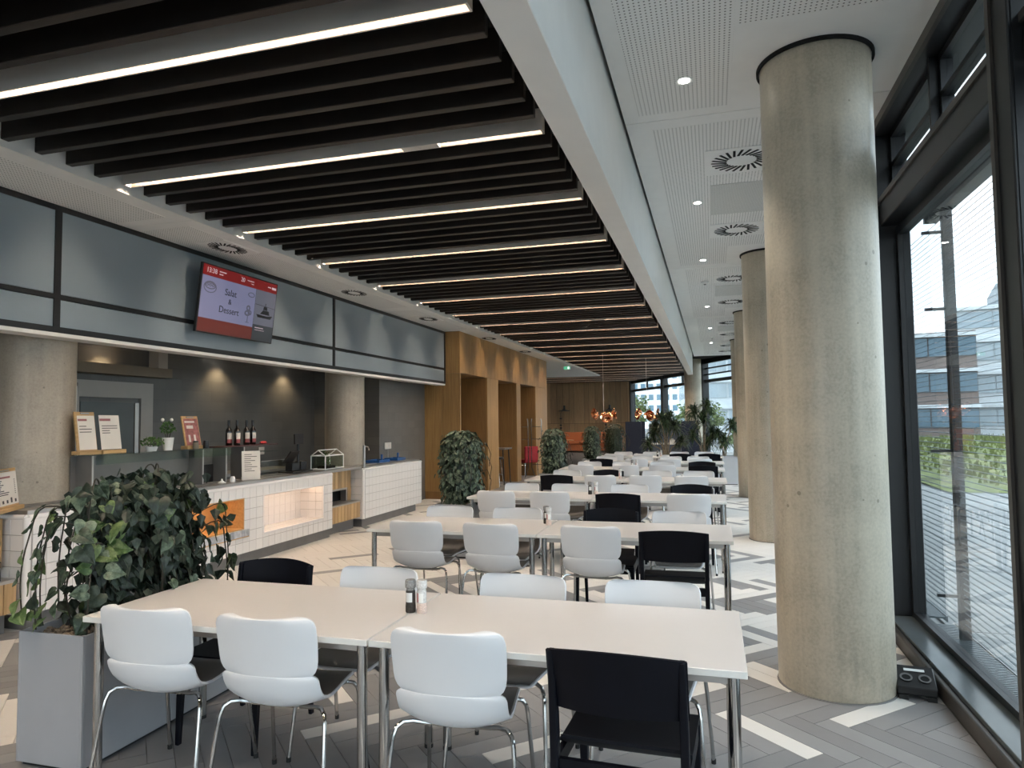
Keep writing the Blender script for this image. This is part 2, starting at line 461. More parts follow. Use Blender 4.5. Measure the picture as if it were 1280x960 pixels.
# ------------------------------------------------------------------ mesh building
class MB:
    def __init__(self):
        self.v, self.f, self.m = [], [], []

    def add(self, verts, faces, m=0):
        o = len(self.v)
        self.v += [tuple(p) for p in verts]
        for fc in faces:
            self.f.append(tuple(i + o for i in fc))
            self.m.append(m)
        return self

    def box(self, a, b, m=0):
        x0, x1 = sorted((a[0], b[0]))
        y0, y1 = sorted((a[1], b[1]))
        z0, z1 = sorted((a[2], b[2]))
        v = [(x0, y0, z0), (x1, y0, z0), (x1, y1, z0), (x0, y1, z0), (x0, y0, z1), (x1, y0, z1), (x1, y1, z1), (x0, y1, z1)]
        return self.add(v, [(3, 2, 1, 0), (4, 5, 6, 7), (0, 1, 5, 4), (1, 2, 6, 5), (2, 3, 7, 6), (3, 0, 4, 7)], m)

    def hexa(self, v, m=0):
        return self.add(v, [(3, 2, 1, 0), (4, 5, 6, 7), (0, 1, 5, 4), (1, 2, 6, 5), (2, 3, 7, 6), (3, 0, 4, 7)], m)

    def quad(self, a, b, c, d, m=0):
        return self.add([a, b, c, d], [(0, 1, 2, 3)], m)

    def tube(self, pts, r, n=8, m=0, caps=True):
        pts = [Vector(p) for p in pts]
        rs = r if isinstance(r, (list, tuple)) else [r] * len(pts)
        rings = []
        ref = None
        for i, p in enumerate(pts):
            d = (pts[min(i + 1, len(pts) - 1)] - pts[max(i - 1, 0)]).normalized()
            if ref is None:
                ref = Vector((0, 0, 1)) if abs(d.z) < 0.9 else Vector((1, 0, 0))
            s = d.cross(ref).normalized()
            ref = s.cross(d).normalized()
            rings.append([p + (s * math.cos(2 * PI * k / n) + ref * math.sin(2 * PI * k / n)) * rs[i] for k in range(n)])
        v = [q for rg in rings for q in rg]
        f = []
        for i in range(len(pts) - 1):
            for k in range(n):
                k2 = (k + 1) % n
                f.append((i * n + k, i * n + k2, (i + 1) * n + k2, (i + 1) * n + k))
        if caps:
            f.append(tuple(reversed(range(n))))
            f.append(tuple((len(pts) - 1) * n + k for k in range(n)))
        return self.add(v, f, m)

    def cyl(self, c, r, z0, z1, n=16, m=0):
        return self.lathe([(0, z0), (r, z0), (r, z1), (0, z1)], n, c, m)

    def lathe(self, prof, n=20, c=(0, 0), m=0):
        v, f = [], []
        for (r, z) in prof:
            for k in range(n):
                a = 2 * PI * k / n
                v.append((c[0] + r * math.cos(a), c[1] + r * math.sin(a), z))
        for i in range(len(prof) - 1):
            for k in range(n):
                k2 = (k + 1) % n
                f.append((i * n + k, i * n + k2, (i + 1) * n + k2, (i + 1) * n + k))
        return self.add(v, f, m)

    def prism(self, poly, z0, z1, m=0):
        n = len(poly)
        v = [(x, y, z0) for x, y in poly] + [(x, y, z1) for x, y in poly]
        f = [tuple(reversed(range(n))), tuple(range(n, 2 * n))] + [(k, (k + 1) % n, n + (k + 1) % n, n + k) for k in range(n)]
        return self.add(v, f, m)

    def ball(self, c, r, n=8, h=5, m=0):
        rx, ry, rz = r if isinstance(r, (list, tuple)) else (r, r, r)
        v = [(c[0], c[1], c[2] - rz)]
        for i in range(1, h):
            a = -PI / 2 + PI * i / h
            for k in range(n):
                t = 2 * PI * k / n
                v.append((c[0] + rx * math.cos(a) * math.cos(t), c[1] + ry * math.cos(a) * math.sin(t), c[2] + rz * math.sin(a)))
        v.append((c[0], c[1], c[2] + rz))
        f = [(0, 1 + (k + 1) % n, 1 + k) for k in range(n)]
        for i in range(h - 2):
            for k in range(n):
                k2 = (k + 1) % n
                f.append((1 + i * n + k, 1 + i * n + k2, 1 + (i + 1) * n + k2, 1 + (i + 1) * n + k))
        t = len(v) - 1
        f += [(t, 1 + (h - 2) * n + k, 1 + (h - 2) * n + (k + 1) % n) for k in range(n)]
        return self.add(v, f, m)

    def shell(self, fn, nu, nv, thick, m=0):
        """fn(u, v) -> point, normal on [0,1]^2; a closed sheet of the given thickness"""
        v, f = [], []
        for side in (1, -1):
            for i in range(nu + 1):
                for j in range(nv + 1):
                    p, n = fn(i / nu, j / nv)
                    v.append(p + n * (thick / 2 * side))
        N = (nu + 1) * (nv + 1)
        id_ = lambda i, j: i * (nv + 1) + j
        for i in range(nu):
            for j in range(nv):
                q = (id_(i, j), id_(i + 1, j), id_(i + 1, j + 1), id_(i, j + 1))
                f.append(q)
                f.append(tuple(N + k for k in reversed(q)))
        edge = [id_(i, 0) for i in range(nu + 1)] + [id_(nu, j) for j in range(1, nv + 1)] + \
               [id_(i, nv) for i in range(nu - 1, -1, -1)] + [id_(0, j) for j in range(nv - 1, 0, -1)]
        for a, b in zip(edge, edge[1:] + edge[:1]):
            f.append((b, a, N + a, N + b))
        return self.add(v, f, m)

    def mesh(self, name, mats, smooth=False, bevel=0.0, seg=1, weld=True):
        me = bpy.data.meshes.new(name)
        bm = bmesh.new()
        vs = [bm.verts.new(p) for p in self.v]
        for fc, mi in zip(self.f, self.m):
            try:
                face = bm.faces.new([vs[i] for i in fc])
                face.material_index = mi
            except ValueError:
                pass
        if weld and smooth:
            bmesh.ops.remove_doubles(bm, verts=bm.verts, dist=1e-5)
        bmesh.ops.recalc_face_normals(bm, faces=bm.faces)
        if bevel:
            ed = [e for e in bm.edges if len(e.link_faces) == 2 and e.calc_face_angle(0) > 0.6]
            bmesh.ops.bevel(bm, geom=ed, offset=bevel, segments=seg, affect='EDGES', profile=0.5)
        bm.to_mesh(me)
        bm.free()
        for mt in (mats if isinstance(mats, (list, tuple)) else [mats]):
            me.materials.append(mt)
        if smooth:
            me.polygons.foreach_set('use_smooth', [True] * len(me.polygons))
            me.set_sharp_from_angle(angle=math.radians(40))
        return me

    def build(self, name, mats, parent=None, loc=None, rot=None, **kw):
        return obj(name, self.mesh(name, mats, **kw), parent, loc, rot)


def obj(name, me, parent=None, loc=None, rot=None):
    o = bpy.data.objects.new(name, me)
    COL.objects.link(o)
    if parent is not None:
        o.parent = parent
    if loc is not None:
        o.location = loc
    if rot is not None:
        o.rotation_euler = rot if isinstance(rot, (tuple, list)) else (0, 0, rot)
    return o


def tag(o, label=None, cat=None, group=None, kind=None):
    if label:
        o['label'] = label
    if cat:
        o['category'] = cat
    if group:
        o['group'] = group
    if kind:
        o['kind'] = kind
    return o


def thing(name, label, cat, loc=(0, 0, 0), rot=0, group=None):
    o = bpy.data.objects.new(name, None)
    o.empty_display_size = 0.1
    COL.objects.link(o)
    o.location = loc
    o.rotation_euler = rot if isinstance(rot, (tuple, list)) else (0, 0, rot)
    return tag(o, label, cat, group)


def struct(name, loc=(0, 0, 0), rot=0):
    o = bpy.data.objects.new(name, None)
    COL.objects.link(o)
    o.location = loc
    o.rotation_euler = (0, 0, rot)
    o['kind'] = 'structure'
    return o


KIDS = {}


def dup(root, loc, rot=0, label=None, group=None):
    if root.name not in KIDS:
        KIDS[root.name] = [(c, [(g) for g in c.children]) for c in root.children]
    r = root.copy()
    COL.objects.link(r)
    r.location = loc
    r.rotation_euler = rot if isinstance(rot, (tuple, list)) else (0, 0, rot)
    if label:
        r['label'] = label
    if group:
        r['group'] = group
    for ch, gs in KIDS[root.name]:
        c = ch.copy()
        COL.objects.link(c)
        c.parent = r
        for g in gs:
            d = g.copy()
            COL.objects.link(d)
            d.parent = c
    return r


def text(name, body, size, m, parent, loc, rot, align='CENTER', extrude=0.0006):
    cu = bpy.data.curves.new(name, 'FONT')
    cu.body = body
    cu.size = size
    cu.align_x = align
    cu.align_y = 'CENTER'
    cu.extrude = extrude
    cu.resolution_u = 3
    cu.materials.append(m)
    tmp = bpy.data.objects.new(name, cu)
    COL.objects.link(tmp)
    bpy.context.view_layer.update()
    me = bpy.data.meshes.new_from_object(tmp.evaluated_get(bpy.context.evaluated_depsgraph_get()))
    bpy.data.objects.remove(tmp)
    me.name = name
    o = bpy.data.objects.new(name, me)
    COL.objects.link(o)
    o.parent = parent
    o.location = loc
    o.rotation_euler = rot
    return o


# ================================================================== setting
XW = 1.24            # inner face of the window wall
ZC = 3.84            # perforated ceiling by the windows
ZL = 3.56            # slat bottoms
ZT = 3.515           # strip of ceiling over the counters
FP0, FP1 = Vector((1.35, 25.3, 0)), Vector((-3.95, 36.0, 0))   # slanting facade at the far end


def facade_x(y):
    return FP0.x + (y - FP0.y) * (FP1.x - FP0.x) / (FP1.y - FP0.y)


# ---- floor: a slab with herringbone planks
def build_floor():
    b = MB()
    b.add([(-10.5, -6, -0.012), (1.3, -6, -0.012), (1.3, 25.4, -0.012), (-3.95, 36, -0.012), (-3.95, 36.6, -0.012), (-10.5, 36.6, -0.012)],
          [(0, 1, 2, 3, 4, 5)])
    fl = b.build('floor', M['joint'])
    fl['kind'] = 'structure'
    W, n = 0.118, 5
    u0, v0 = -2.93, 2.15
    r2 = math.sqrt(0.5)
    force = {('V', 0, 1), ('H', -8, 2), ('H', 3 - 0, 13)}
    near, rest = [], []

    def toxy(up, v):          # up = -u
        u = -up
        return (r2 * (u - v), r2 * (u + v))
    rg = random.Random(3)
    for j in range(-90, 290):
        for i in range(-290, 110):
            d = (i - j) % (2 * n)
            if d == 0:
                a, bb, key = (i, j), (i + n, j + 1), ('H', i, j)
            elif d == 2 * n - 1:
                a, bb, key = (i, j), (i + 1, j + n), ('V', i, j)
            else:
                continue
            cx, cy = toxy(u0 + W * (a[0] + bb[0]) / 2, v0 + W * (a[1] + bb[1]) / 2)
            if not (-5.9 < cx < 1.45 and -0.6 < cy < 24.5):
                continue
            # zones: grey planks near the camera, pale ones further in, each with a few of the other
            edge = 4.3 + 0.35 * math.sin(cx * 2.1)
            if cx < -3.2:
                pg = 0.6 if cy < 4.9 else (0.14 if cy < 14 else 0.9)
            elif cy < edge:
                pg = 0.87
            elif cy < edge + 2.2:
                pg = 0.48
            else:
                pg = 0.12 if cy < 14 else 0.3
            grey = rg.random() < pg
            if math.hypot(cx - 0.6, cy - 4.2) < 0.62 and cy < 4.6:
                grey = True
            if key in force or (key[0] == 'H' and key[2] == 13 and abs(key[1] - 3) % 10 == 0 and -2.4 < cx < -1.4):
                grey = False
            g = 0.0016
            c4 = [(u0 + W * a[0] + g, v0 + W * a[1] + g), (u0 + W * bb[0] - g, v0 + W * a[1] + g),
                  (u0 + W * bb[0] - g, v0 + W * bb[1] - g), (u0 + W * a[0] + g, v0 + W * bb[1] - g)]
            pts = [toxy(*q) for q in c4]
            if max(p[0] for p in pts) > 1.2:
                # cut at the window kerb
                cut = []
                for k in range(4):
                    p, q = pts[k], pts[(k + 1) % 4]
                    if p[0] <= 1.2:
                        cut.append(p)
                    if (p[0] - 1.2) * (q[0] - 1.2) < 0:
                        tt = (1.2 - p[0]) / (q[0] - p[0])
                        cut.append((1.2, p[1] + tt * (q[1] - p[1])))
                pts = cut
                if len(pts) < 3 or max(abs((p[0] - q[0])) for p in pts for q in pts) < 0.02:
                    continue
            pr = project((cx, cy, 0))
            vis = pr and -60 < pr[0] < 1340 and pr[1] < 1010
            hid = (-3.25 < cx < -2.9 and 2.6 < cy < 3.7) or cx < -5.35
            if vis and not hid:
                near.append((pr[2], cx, cy, pts, grey))
            else:
                rest.append((pts, grey))
    near.sort()
    for (dd, cx, cy, pts, grey) in near[:298]:
        b = MB()
        b.prism([(x - cx, y - cy) for x, y in pts], -0.010, 0.0)
        b.build('plank', M['plank_grey' if grey else 'plank_white'], fl, (cx, cy, 0))
    b = MB()
    for pts, grey in [(q[3], q[4]) for q in near[298:]] + rest:
        k = len(pts)
        b.add([(x, y, 0) for x, y in pts] + [(x, y, -0.010) for x, y in pts],
              [tuple(range(k))] + [(i, i + k, (i + 1) % k + k, (i + 1) % k) for i in range(k)], 0 if grey else 1)
    o = b.build('floor_planks', [M['plank_grey'], M['plank_white']], fl)
    o['kind'] = 'stuff'
    # carpet-dark zone at the far lounge
    b = MB().box((-10.4, 22.0, -0.010), (-5.0, 24.6, -0.002)).box((-10.4, 24.6, -0.010), (-4.0, 36.5, -0.002))
    b.box((-4.0, 24.6, -0.010), (-2.0, 31.5, -0.002))
    b.build('lounge_floor', M['lounge'], fl)
    return fl


build_floor()


# ---- ceilings
def build_ceiling():
    b = MB()
    b.add([(-10.5, -6, 3.98), (1.6, -6, 3.98), (1.6, 25.3, 3.98), (-3.7, 36, 3.98), (-3.7, 36.7, 3.98), (-10.5, 36.7, 3.98)], [(5, 4, 3, 2, 1, 0)])
    b.add([(-10.5, -6, 4.1), (1.6, -6, 4.1), (1.6, 25.3, 4.1), (-3.7, 36, 4.1), (-3.7, 36.7, 4.1), (-10.5, 36.7, 4.1)], [(0, 1, 2, 3, 4, 5)])
    root = b.build('ceiling', M['black'])
    root['kind'] = 'structure'
    # window-side plain sheet panels between joints
    ys = [-6.0, -5.31, -0.06, 5.19, 10.44, 15.69, 20.94, 25.3]
    for k in range(len(ys) - 1):
        y0, y1 = ys[k] + 0.005, ys[k + 1] - 0.005
        bb = MB().box((-0.575, y0, ZC), (XW + 0.0, y1, ZC + 0.03))
        bb.build('ceiling_panel', M['ceil'], root)
    # perforated fields
    for k in range(-2, 5):
        c = 4.64 + 5.25 * k          # column line
        j = c + 0.55                 # joint
        e = 0.012 * (c - 4)
        for (x0, y0, x1, y1) in [(-0.47 + e, c - 4.55, 0.17 + e, j - 0.13), (0.18 + e, c - 4.55, 1.10, c - 0.60)]:
            if y0 > 24.6:
                continue
            y0, y1 = max(y0, -5.9), min(y1, 25.0)
            if y1 - y0 < 0.3:
                continue
            MB().box((x0, y0, ZC - 0.0015), (x1, y1, ZC + 0.0005)).build('perforated_panel', M['perf'], root)
    # plain access panels between the diffusers
    for cy in (7.3, 12.55, 17.8):
        e = 0.013 * (cy - 6)
        MB().box((0.02 + e, cy - 0.5, ZC - 0.006), (1.05, cy + 0.5, ZC - 0.001)).build('access_panel', M['mesh'], root)
    # left ceiling strip over the counters, plain and perforated
    yl = [-6.0, -5.3, 0.0, 5.3, 10.6, 13.58]
    for k in range(len(yl) - 1):
        MB().box((-5.42, yl[k] + .004, ZT), (-4.622, yl[k + 1] - .004, ZT + 0.03)).build('ceiling_panel', M['ceil'], root)
    for a, c in ((13.58, 17.6), (17.6, 21.5), (21.5, 29.6)):
        MB().box((-5.06 if c < 22 else -10.4, a + .004, ZT), (-4.622, c - .004, ZT + 0.03)).build('ceiling_panel', M['ceil'], root)
    for (y0, y1) in ((-5.15, -0.15), (0.15, 5.15), (5.45, 10.45), (10.75, 13.4)):
        MB().box((-5.34, y0, ZT - 0.0015), (-4.78, y1, ZT + 0.0005)).build('perforated_panel', M['perf'], root)
    # white upstand along the slat field
    MB().box((-4.62, -6, ZT), (-4.60, 29.6, 3.96)).build('upstand', M['white'], root)
    # dark felt above the slats
    MB().box((-4.6, -6, 3.93), (-0.78, 30.2, 3.96)).build('slat_backing', M['black'], root)
    # slats
    P = 1.48
    for k in range(-8, 22):
        for s in range(1, 6):
            y = 3.0 + P * k + s * P / 6
            if y > 35.2 or y < -5.7:
                continue
            x0 = -4.597 if y < 29.5 else -9.5
            x1 = -1.05 if y < 29.6 else min(-1.05, facade_x(y) - 0.45)
            m = SLATS.get(x1 - x0)
            if m is None:
                m = SLATS[x1 - x0] = MB().box((x0, -0.029, 0), (x1, 0.029, 0.17)).mesh('slat', M['slat'], bevel=0.004)
            obj('slat', m, root, (0, y, ZL))
    return root


SLATS = {}
CEIL = build_ceiling()

# bulkhead between slats and perforated ceiling
tr = MB().box((-0.77, -6, 3.12), (-0.60, 24.2, 3.97)).build('trim_1', M['white'], bevel=0.004)
tr['kind'] = 'structure'


def linear_lamps():
    P = 1.48
    words = ['nearest the camera', 'second from the camera', 'third from the camera', 'fourth from the camera', 'fifth from the camera',
             'sixth from the camera', 'seventh from the camera', 'eighth from the camera', 'ninth from the camera', 'tenth from the camera',
             'eleventh from the camera', 'twelfth from the camera', 'thirteenth from the camera', 'fourteenth from the camera',
             'fifteenth from the camera', 'sixteenth from the camera', 'seventeenth from the camera', 'eighteenth from the camera',
             'nineteenth from the camera', 'twentieth from the camera', 'next to last before the far wall', 'last before the far wall']
    cache = {}
    for k in range(-5, 22):
        y = 3.0 + P * k
        if y > 35.0:
            continue
        x0 = -4.55 if y < 29.5 else -9.4
        x1 = -1.05 if y < 29.6 else min(-1.05, facade_x(y) - 0.5)
        w = words[k] if k >= 0 else 'behind the camera'
        if k < 0:
            lb = 'linear ceiling lamp between black slats behind the camera, row %s' % ['closest', 'second', 'third', 'fourth', 'fifth', 'sixth', 'deepest'][-k - 1]
        else:
            lb = 'warm glowing linear lamp between the black ceiling slats, ' + w
        t = thing('linear_ceiling_lamp', lb, 'ceiling lamp', ((x0 + x1) / 2, y, ZL), 0, 'linear lamps in the slat ceiling')
        L = (x1 - x0) / 2
        key = round(L, 3)
        if key not in cache:
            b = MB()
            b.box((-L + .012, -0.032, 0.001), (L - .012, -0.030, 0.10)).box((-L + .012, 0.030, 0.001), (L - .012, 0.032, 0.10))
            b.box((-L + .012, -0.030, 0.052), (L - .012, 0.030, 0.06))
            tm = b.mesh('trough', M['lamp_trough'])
            b = MB()
            b.box((-L, -0.038, 0), (L, -0.032, 0.15))
            b.box((-L, 0.032, 0), (L, 0.038, 0.15))
            b.box((-L, -0.032, 0.10), (L, 0.032, 0.15))
            b.box((-L, -0.032, 0.0), (-L + 0.012, 0.032, 0.10))
            b.box((L - 0.012, -0.038, 0.0), (L, 0.038, 0.17))
            hm = b.mesh('housing', M['lamp_white'])
            dm = MB().box((-L + 0.014, -0.025, 0.046), (L - 0.014, 0.000, 0.0515)).mesh('diffuser', M['strip'])
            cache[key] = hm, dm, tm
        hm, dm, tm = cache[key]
        obj('housing', hm, t)
        obj('diffuser', dm, t)
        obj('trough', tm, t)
        if k in (1, 7):
            b = MB().box((-0.14, -0.034, -0.001), (0.14, 0.034, 0.03))
            b.cyl((-0.01, 0), 0.012, -0.006, 0, 10)
            b.build('sensor_module', M['lamp_white'], t, ((-1.95 if k == 1 else -2.1) - (x0 + x1) / 2, 0, 0))


linear_lamps()


# ---- ceiling fittings by the windows
def diffusers():
    b = MB()
    b.box((-0.30, -0.30, 0), (0.30, 0.30, 0.008))
    plate = b.mesh('plate', M['ceil'], bevel=0.002)
    vs = []
    base = MB()
    for k in range(24):
        a = 2 * PI * k / 24
        c, s = math.cos(a), math.sin(a)
        # a slot, tilted off the radius like a swirl
        p0 = Vector((c * 0.125, s * 0.125, 0))
        tdir = Vector((math.cos(a + 0.5), math.sin(a + 0.5), 0))
        p1 = p0 + tdir * 0.135
        nn = Vector((-tdir.y, tdir.x, 0)) * 0.0105
        q = [p0 - nn, p1 - nn, p1 + nn, p0 + nn]
        base.prism([(v.x, v.y) for v in q], -0.003, 0.004)
    slots = base.mesh('swirl_slots', M['black'])
    names = ['nearest the large column', 'second behind the near column', 'third from the near column', 'fourth from the near column',
             'fifth from the near column', 'sixth from the near column', 'seventh from the near column', 'last before the far windows']
    for k, (x, y) in enumerate([(0.30, 6.2), (0.33, 8.5), (0.37, 11.45), (0.41, 13.75), (0.45, 16.7), (0.49, 19.0), (0.53, 21.9), (0.5, 23.7)]):
        t = thing('air_diffuser', 'square swirl air diffuser in perforated ceiling, ' + names[k], 'air vent', (x, y, ZC - 0.009), 0, 'swirl diffusers by the windows')
        obj('plate', plate, t)
        obj('swirl_slots', slots, t)
    wn = ['nearest, beside the television end', 'second along the counter', 'third along the counter', 'fourth, above the oak wall', 'fifth, above the oak wall end']
    for k, (x, y) in enumerate([(-4.98, 6.25), (-4.98, 9.0), (-4.98, 11.75), (-4.86, 15.0), (-4.86, 18.2)]):
        t = thing('air_diffuser', 'swirl air diffuser in strip over the counter, ' + wn[k], 'air vent', (x, y, ZT - 0.009), 0, 'swirl diffusers over the counter')
        p = obj('plate', plate, t)
        s = obj('swirl_slots', slots, t)
        for o in (p, s):
            o.scale = (0.62, 1, 1)


diffusers()


def spot_bulb(t):
    ld = bpy.data.lights.new('spot', 'SPOT')
    ld.energy = SPOT
    ld.color = (1.0, 0.95, 0.88)
    ld.spot_size = math.radians(70)
    ld.spot_blend = 0.7
    ld.shadow_soft_size = 0.035
    lo = bpy.data.objects.new('bulb', ld)
    COL.objects.link(lo)
    lo.parent = t
    lo.location = (0, 0, -0.008)


def downlights():
    b = MB()
    b.lathe([(0.036, 0.0), (0.055, -0.004), (0.058, 0.0), (0.058, 0.01), (0.036, 0.01)], 24)
    ring = b.mesh('trim_ring', M['white'], smooth=True)
    lens = MB().cyl((0, 0), 0.036, -0.002, 0.004, 20).mesh('lens', M['down'])
    nm = ['nearest the camera', 'second from the camera', 'third, before the smoke detector', 'fourth, beyond the detector', 'fifth from the camera', 'sixth from the camera']
    for k, (x, y) in enumerate([(-0.12, 4.61), (-0.09, 7.31), (-0.07, 10.01), (-0.04, 14.2), (0.0, 17.6), (0.02, 21.0)]):
        t = thing('downlight', 'small round recessed downlight in perforated ceiling, ' + nm[k], 'ceiling lamp', (x, y, ZC - 0.003), 0, 'downlights by the windows')
        obj('trim_ring', ring, t)
        obj('lens', lens, t)
        spot_bulb(t)
    for k, y in enumerate((2.0, -1.0)):
        t = thing('downlight', 'small recessed downlight above the camera, ' + ('ahead' if k == 0 else 'behind'), 'ceiling lamp', (-0.15, y, ZC - 0.003), 0, 'downlights by the windows')
        obj('trim_ring', ring, t)
        obj('lens', lens, t)
        spot_bulb(t)
    for k, (x, y) in enumerate([(-0.06, 11.6), (0.05, 19.6)]):
        t = thing('smoke_detector', 'white smoke detector on perforated ceiling, ' + ('nearer one' if k == 0 else 'farther one'), 'detector', (x, y, ZC - 0.001))
        MB().lathe([(0, -0.045), (0.03, -0.043), (0.045, -0.03), (0.06, -0.02), (0.06, 0), (0, 0)], 18).build('housing', M['white'], t, smooth=True)
        MB().cyl((0, 0), 0.02, -0.052, -0.044, 12).build('sensor', M['ink'], t)


downlights()

t = thing('exit_sign', 'small lit green exit sign under the ceiling beyond the oak wall', 'sign', (-4.75, 23.3, 3.36))
t.scale = (0.8, 0.8, 0.8)
MB().box((-0.15, -0.02, 0), (0.15, 0.02, 0.15)).build('housing', M['white'], t)
MB().box((-0.14, -0.024, 0.01), (0.14, -0.0205, 0.14)).build('sign_face', M['exit'], t)
b = MB().box((0.02, -0.027, 0.03), (0.11, -0.0245, 0.12))
b.prism([(-0.1, 0), (-0.02, 0.03), (-0.02, -0.03)], 0, 0.001)
MB().box((0.03, -0.027, 0.03), (0.10, -0.0245, 0.12)).build('door_pictogram', M['exitw'], t)
MB().box((-0.01, -0.01, 0.15), (0.01, 0.01, 0.162)).build('hanger', M['white'], t)


# ---- columns
def column(x, y, z0, z1, r, m, label, ring=True):
    t = thing('column', label, 'column', (x, y, 0), rnd.random() * 6)
    prof = [(0, z0), (r - 0.006, z0), (r, z0 + 0.012)] + [(r, z0 + (z1 - z0) * k / 8) for k in range(1, 9)] + [(0, z1)]
    MB().lathe(prof, 48).build('shaft', m, t, smooth=True)
    if ring:
        MB().lathe([(r + 0.003, z1 - 0.022), (r + 0.020, z1 - 0.022), (r + 0.020, z1), (r + 0.003, z1)], 48).build('shadow_gap_ring', M['black'], t, smooth=True)
    if z0 == 0:
        MB().lathe([(r - 0.01, 0.0), (r + 0.008, 0.0), (r + 0.006, 0.006), (r - 0.01, 0.006)], 40).build('floor_sealant', M['joint'], t, smooth=True)
    t['kind'] = 'thing'
    return t


column(0.675, 4.64, 0, ZC, 0.325, M['conc'], 'large round concrete column in front, by the window and floor sockets')
column(0.76, 9.9, 0, ZC, 0.325, M['conc'], 'round concrete column second from the camera beside the window wall')
column(0.81, 15.2, 0, ZC, 0.325, M['conc'], 'round concrete column third from the camera, beside the far table rows')
column(0.87, 20.5, 0, ZC, 0.325, M['conc'], 'round concrete column fourth from the camera, mostly hidden by nearer ones')
column(-0.70, 27.9, 0, 3.97, 0.325, M['conc'], 'round column standing alone before the far facade windows')
column(-5.93, 4.85, 0, 2.9, 0.325, M['conc2'], 'board-marked concrete column rising behind the counter beside the menu board', False)
column(-5.93, 10.4, 0, 2.9, 0.325, M['conc2'], 'concrete column rising behind the counter next to the steel tap', False)


# ---- window wall on the camera's side
def window_bay(y0, y1, idx, blind=False, full=True):
    t = struct('window_%d' % idx)
    yc = (y0 + y1) / 2
    # frame around the large pane
    b = MB()
    b.box((1.40, y0, 0.11), (1.47, y0 + 0.05, 3.06))
    b.box((1.40, y1 - 0.05, 0.11), (1.47, y1, 3.06))
    b.box((1.40, y0 + .05, 0.11), (1.47, y1 - .05, 0.15))
    b.box((1.40, y0 + .05, 3.00), (1.47, y1 - .05, 3.06))
    b.build('frame', M['frame'], t)
    MB().box((1.432, y0 + 0.05, 0.15), (1.438, y1 - 0.05, 3.00)).build('glass_pane', M['glass'], t)
    # transom box and its bronze lower lip
    MB().box((1.29, y0, 3.08), (1.50, y1, 3.27)).build('transom', M['frame'], t, bevel=0.006)
    MB().box((1.275, y0, 3.245), (1.30, y1, 3.285)).build('transom_lip', M['frame_brown'], t)
    # opening lights above
    b = MB()
    for (a, c) in ((y0, yc), (yc, y1)):
        b.box((1.38, a, 3.30), (1.45, a + 0.055, 3.80))
        b.box((1.38, c - 0.055, 3.30), (1.45, c, 3.80))
        b.box((1.38, a, 3.29), (1.45, c, 3.34))
        b.box((1.38, a, 3.53), (1.45, c, 3.565))
        b.box((1.38, a, 3.76), (1.45, c, 3.82))
    b.build('vent_frame', M['frame'], t)
    for (a, c) in ((y0, yc), (yc, y1)):
        MB().box((1.412, a + 0.055, 3.34), (1.418, c - 0.055, 3.53)).build('vent_pane', M['glass'], t)
        MB().box((1.412, a + 0.055, 3.565), (1.418, c - 0.055, 3.76)).build('vent_pane', M['glass'], t)
    MB().box((1.33, yc - 0.02, 3.29), (1.40, yc + 0.02, 3.8)).build('vent_mullion', M['frame'], t)
    # sill and kerb
    b = MB()
    b.box((1.245, y0 - 0.1, -0.01), (1.47, y1 + 0.1, 0.105))
    b.build('sill', M['sill'], t, bevel=0.003)
    b = MB()
    b.box((1.205, y0 - 0.12, -0.01), (1.243, y1 + 0.12, 0.085))
    b.build('kerb', M['frame_brown'], t, bevel=0.012, seg=3)
    if blind:
        b = MB()
        n = 74
        for k in range(n):
            z = 0.14 + k * 0.0395
            b.hexa([(1.62, y0 - .5, z - .003), (1.629, y0 - .5, z + .000), (1.629, y1 + .5, z + .000), (1.62, y1 + .5, z - .003),
                    (1.62, y0 - .5, z - .0005), (1.629, y0 - .5, z + .0022), (1.629, y1 + .5, z + .0022), (1.62, y1 + .5, z - .0005)])
        o = b.build('blind_slats', M['blind'], t)
        o['kind'] = 'stuff'
        MB().box((1.59, y0, 3.07), (1.68, y1, 3.2)).build('blind_box', M['frame'], t)
        b = MB()
        b.box((1.60, y1 - 0.42, 0.02), (1.66, y1 - 0.36, 3.9))
        for z in (0.35, 1.35, 2.35, 2.9):
            b.box((1.47, y1 - 0.40, z), (1.60, y1 - 0.38, z + 0.02))
        b.build('guide_post', M['frame'], t)
    # floor grille outside the glass
    b = MB()
    for k in range(int((y1 - y0) / 0.03)):
        yy = y0 + k * 0.03
        b.box((1.49, yy, 0.055), (1.68, yy + 0.012, 0.07))
    b.box((1.48, y0, 0.03), (1.49, y1, 0.075))
    b.box((1.68, y0, 0.03), (1.69, y1, 0.075))
    o = b.build('floor_grille', M['sill'], t)
    o['kind'] = 'stuff'
    return t


MUL = [3.4 + 2.6 * k for k in range(-3, 9)]
for k, y in enumerate(MUL):
    st = struct('trim_%d' % (10 + k))
    b = MB()
    b.box((1.235, y - 0.095, 0.105), (1.50, y + 0.095, 3.97))
    b.build('mullion', M['frame'], st, bevel=0.006)
    b = MB()
    b.box((1.222, y + 0.06, 0.09), (1.236, y + 0.10, 3.82))
    b.build('edge_strip', M['frame_brown'], st)
    b = MB()
    b.box((1.25, y - 0.101, 0.105), (1.28, y - 0.0955, 3.8))
    b.box((1.40, y - 0.101, 0.105), (1.44, y - 0.0955, 3.8))
    b.build('bead', M['frame'], st)
    if k + 1 < len(MUL):
        window_bay(y + 0.095, MUL[k + 1] - 0.095, k + 1, blind=(k in (3,)))
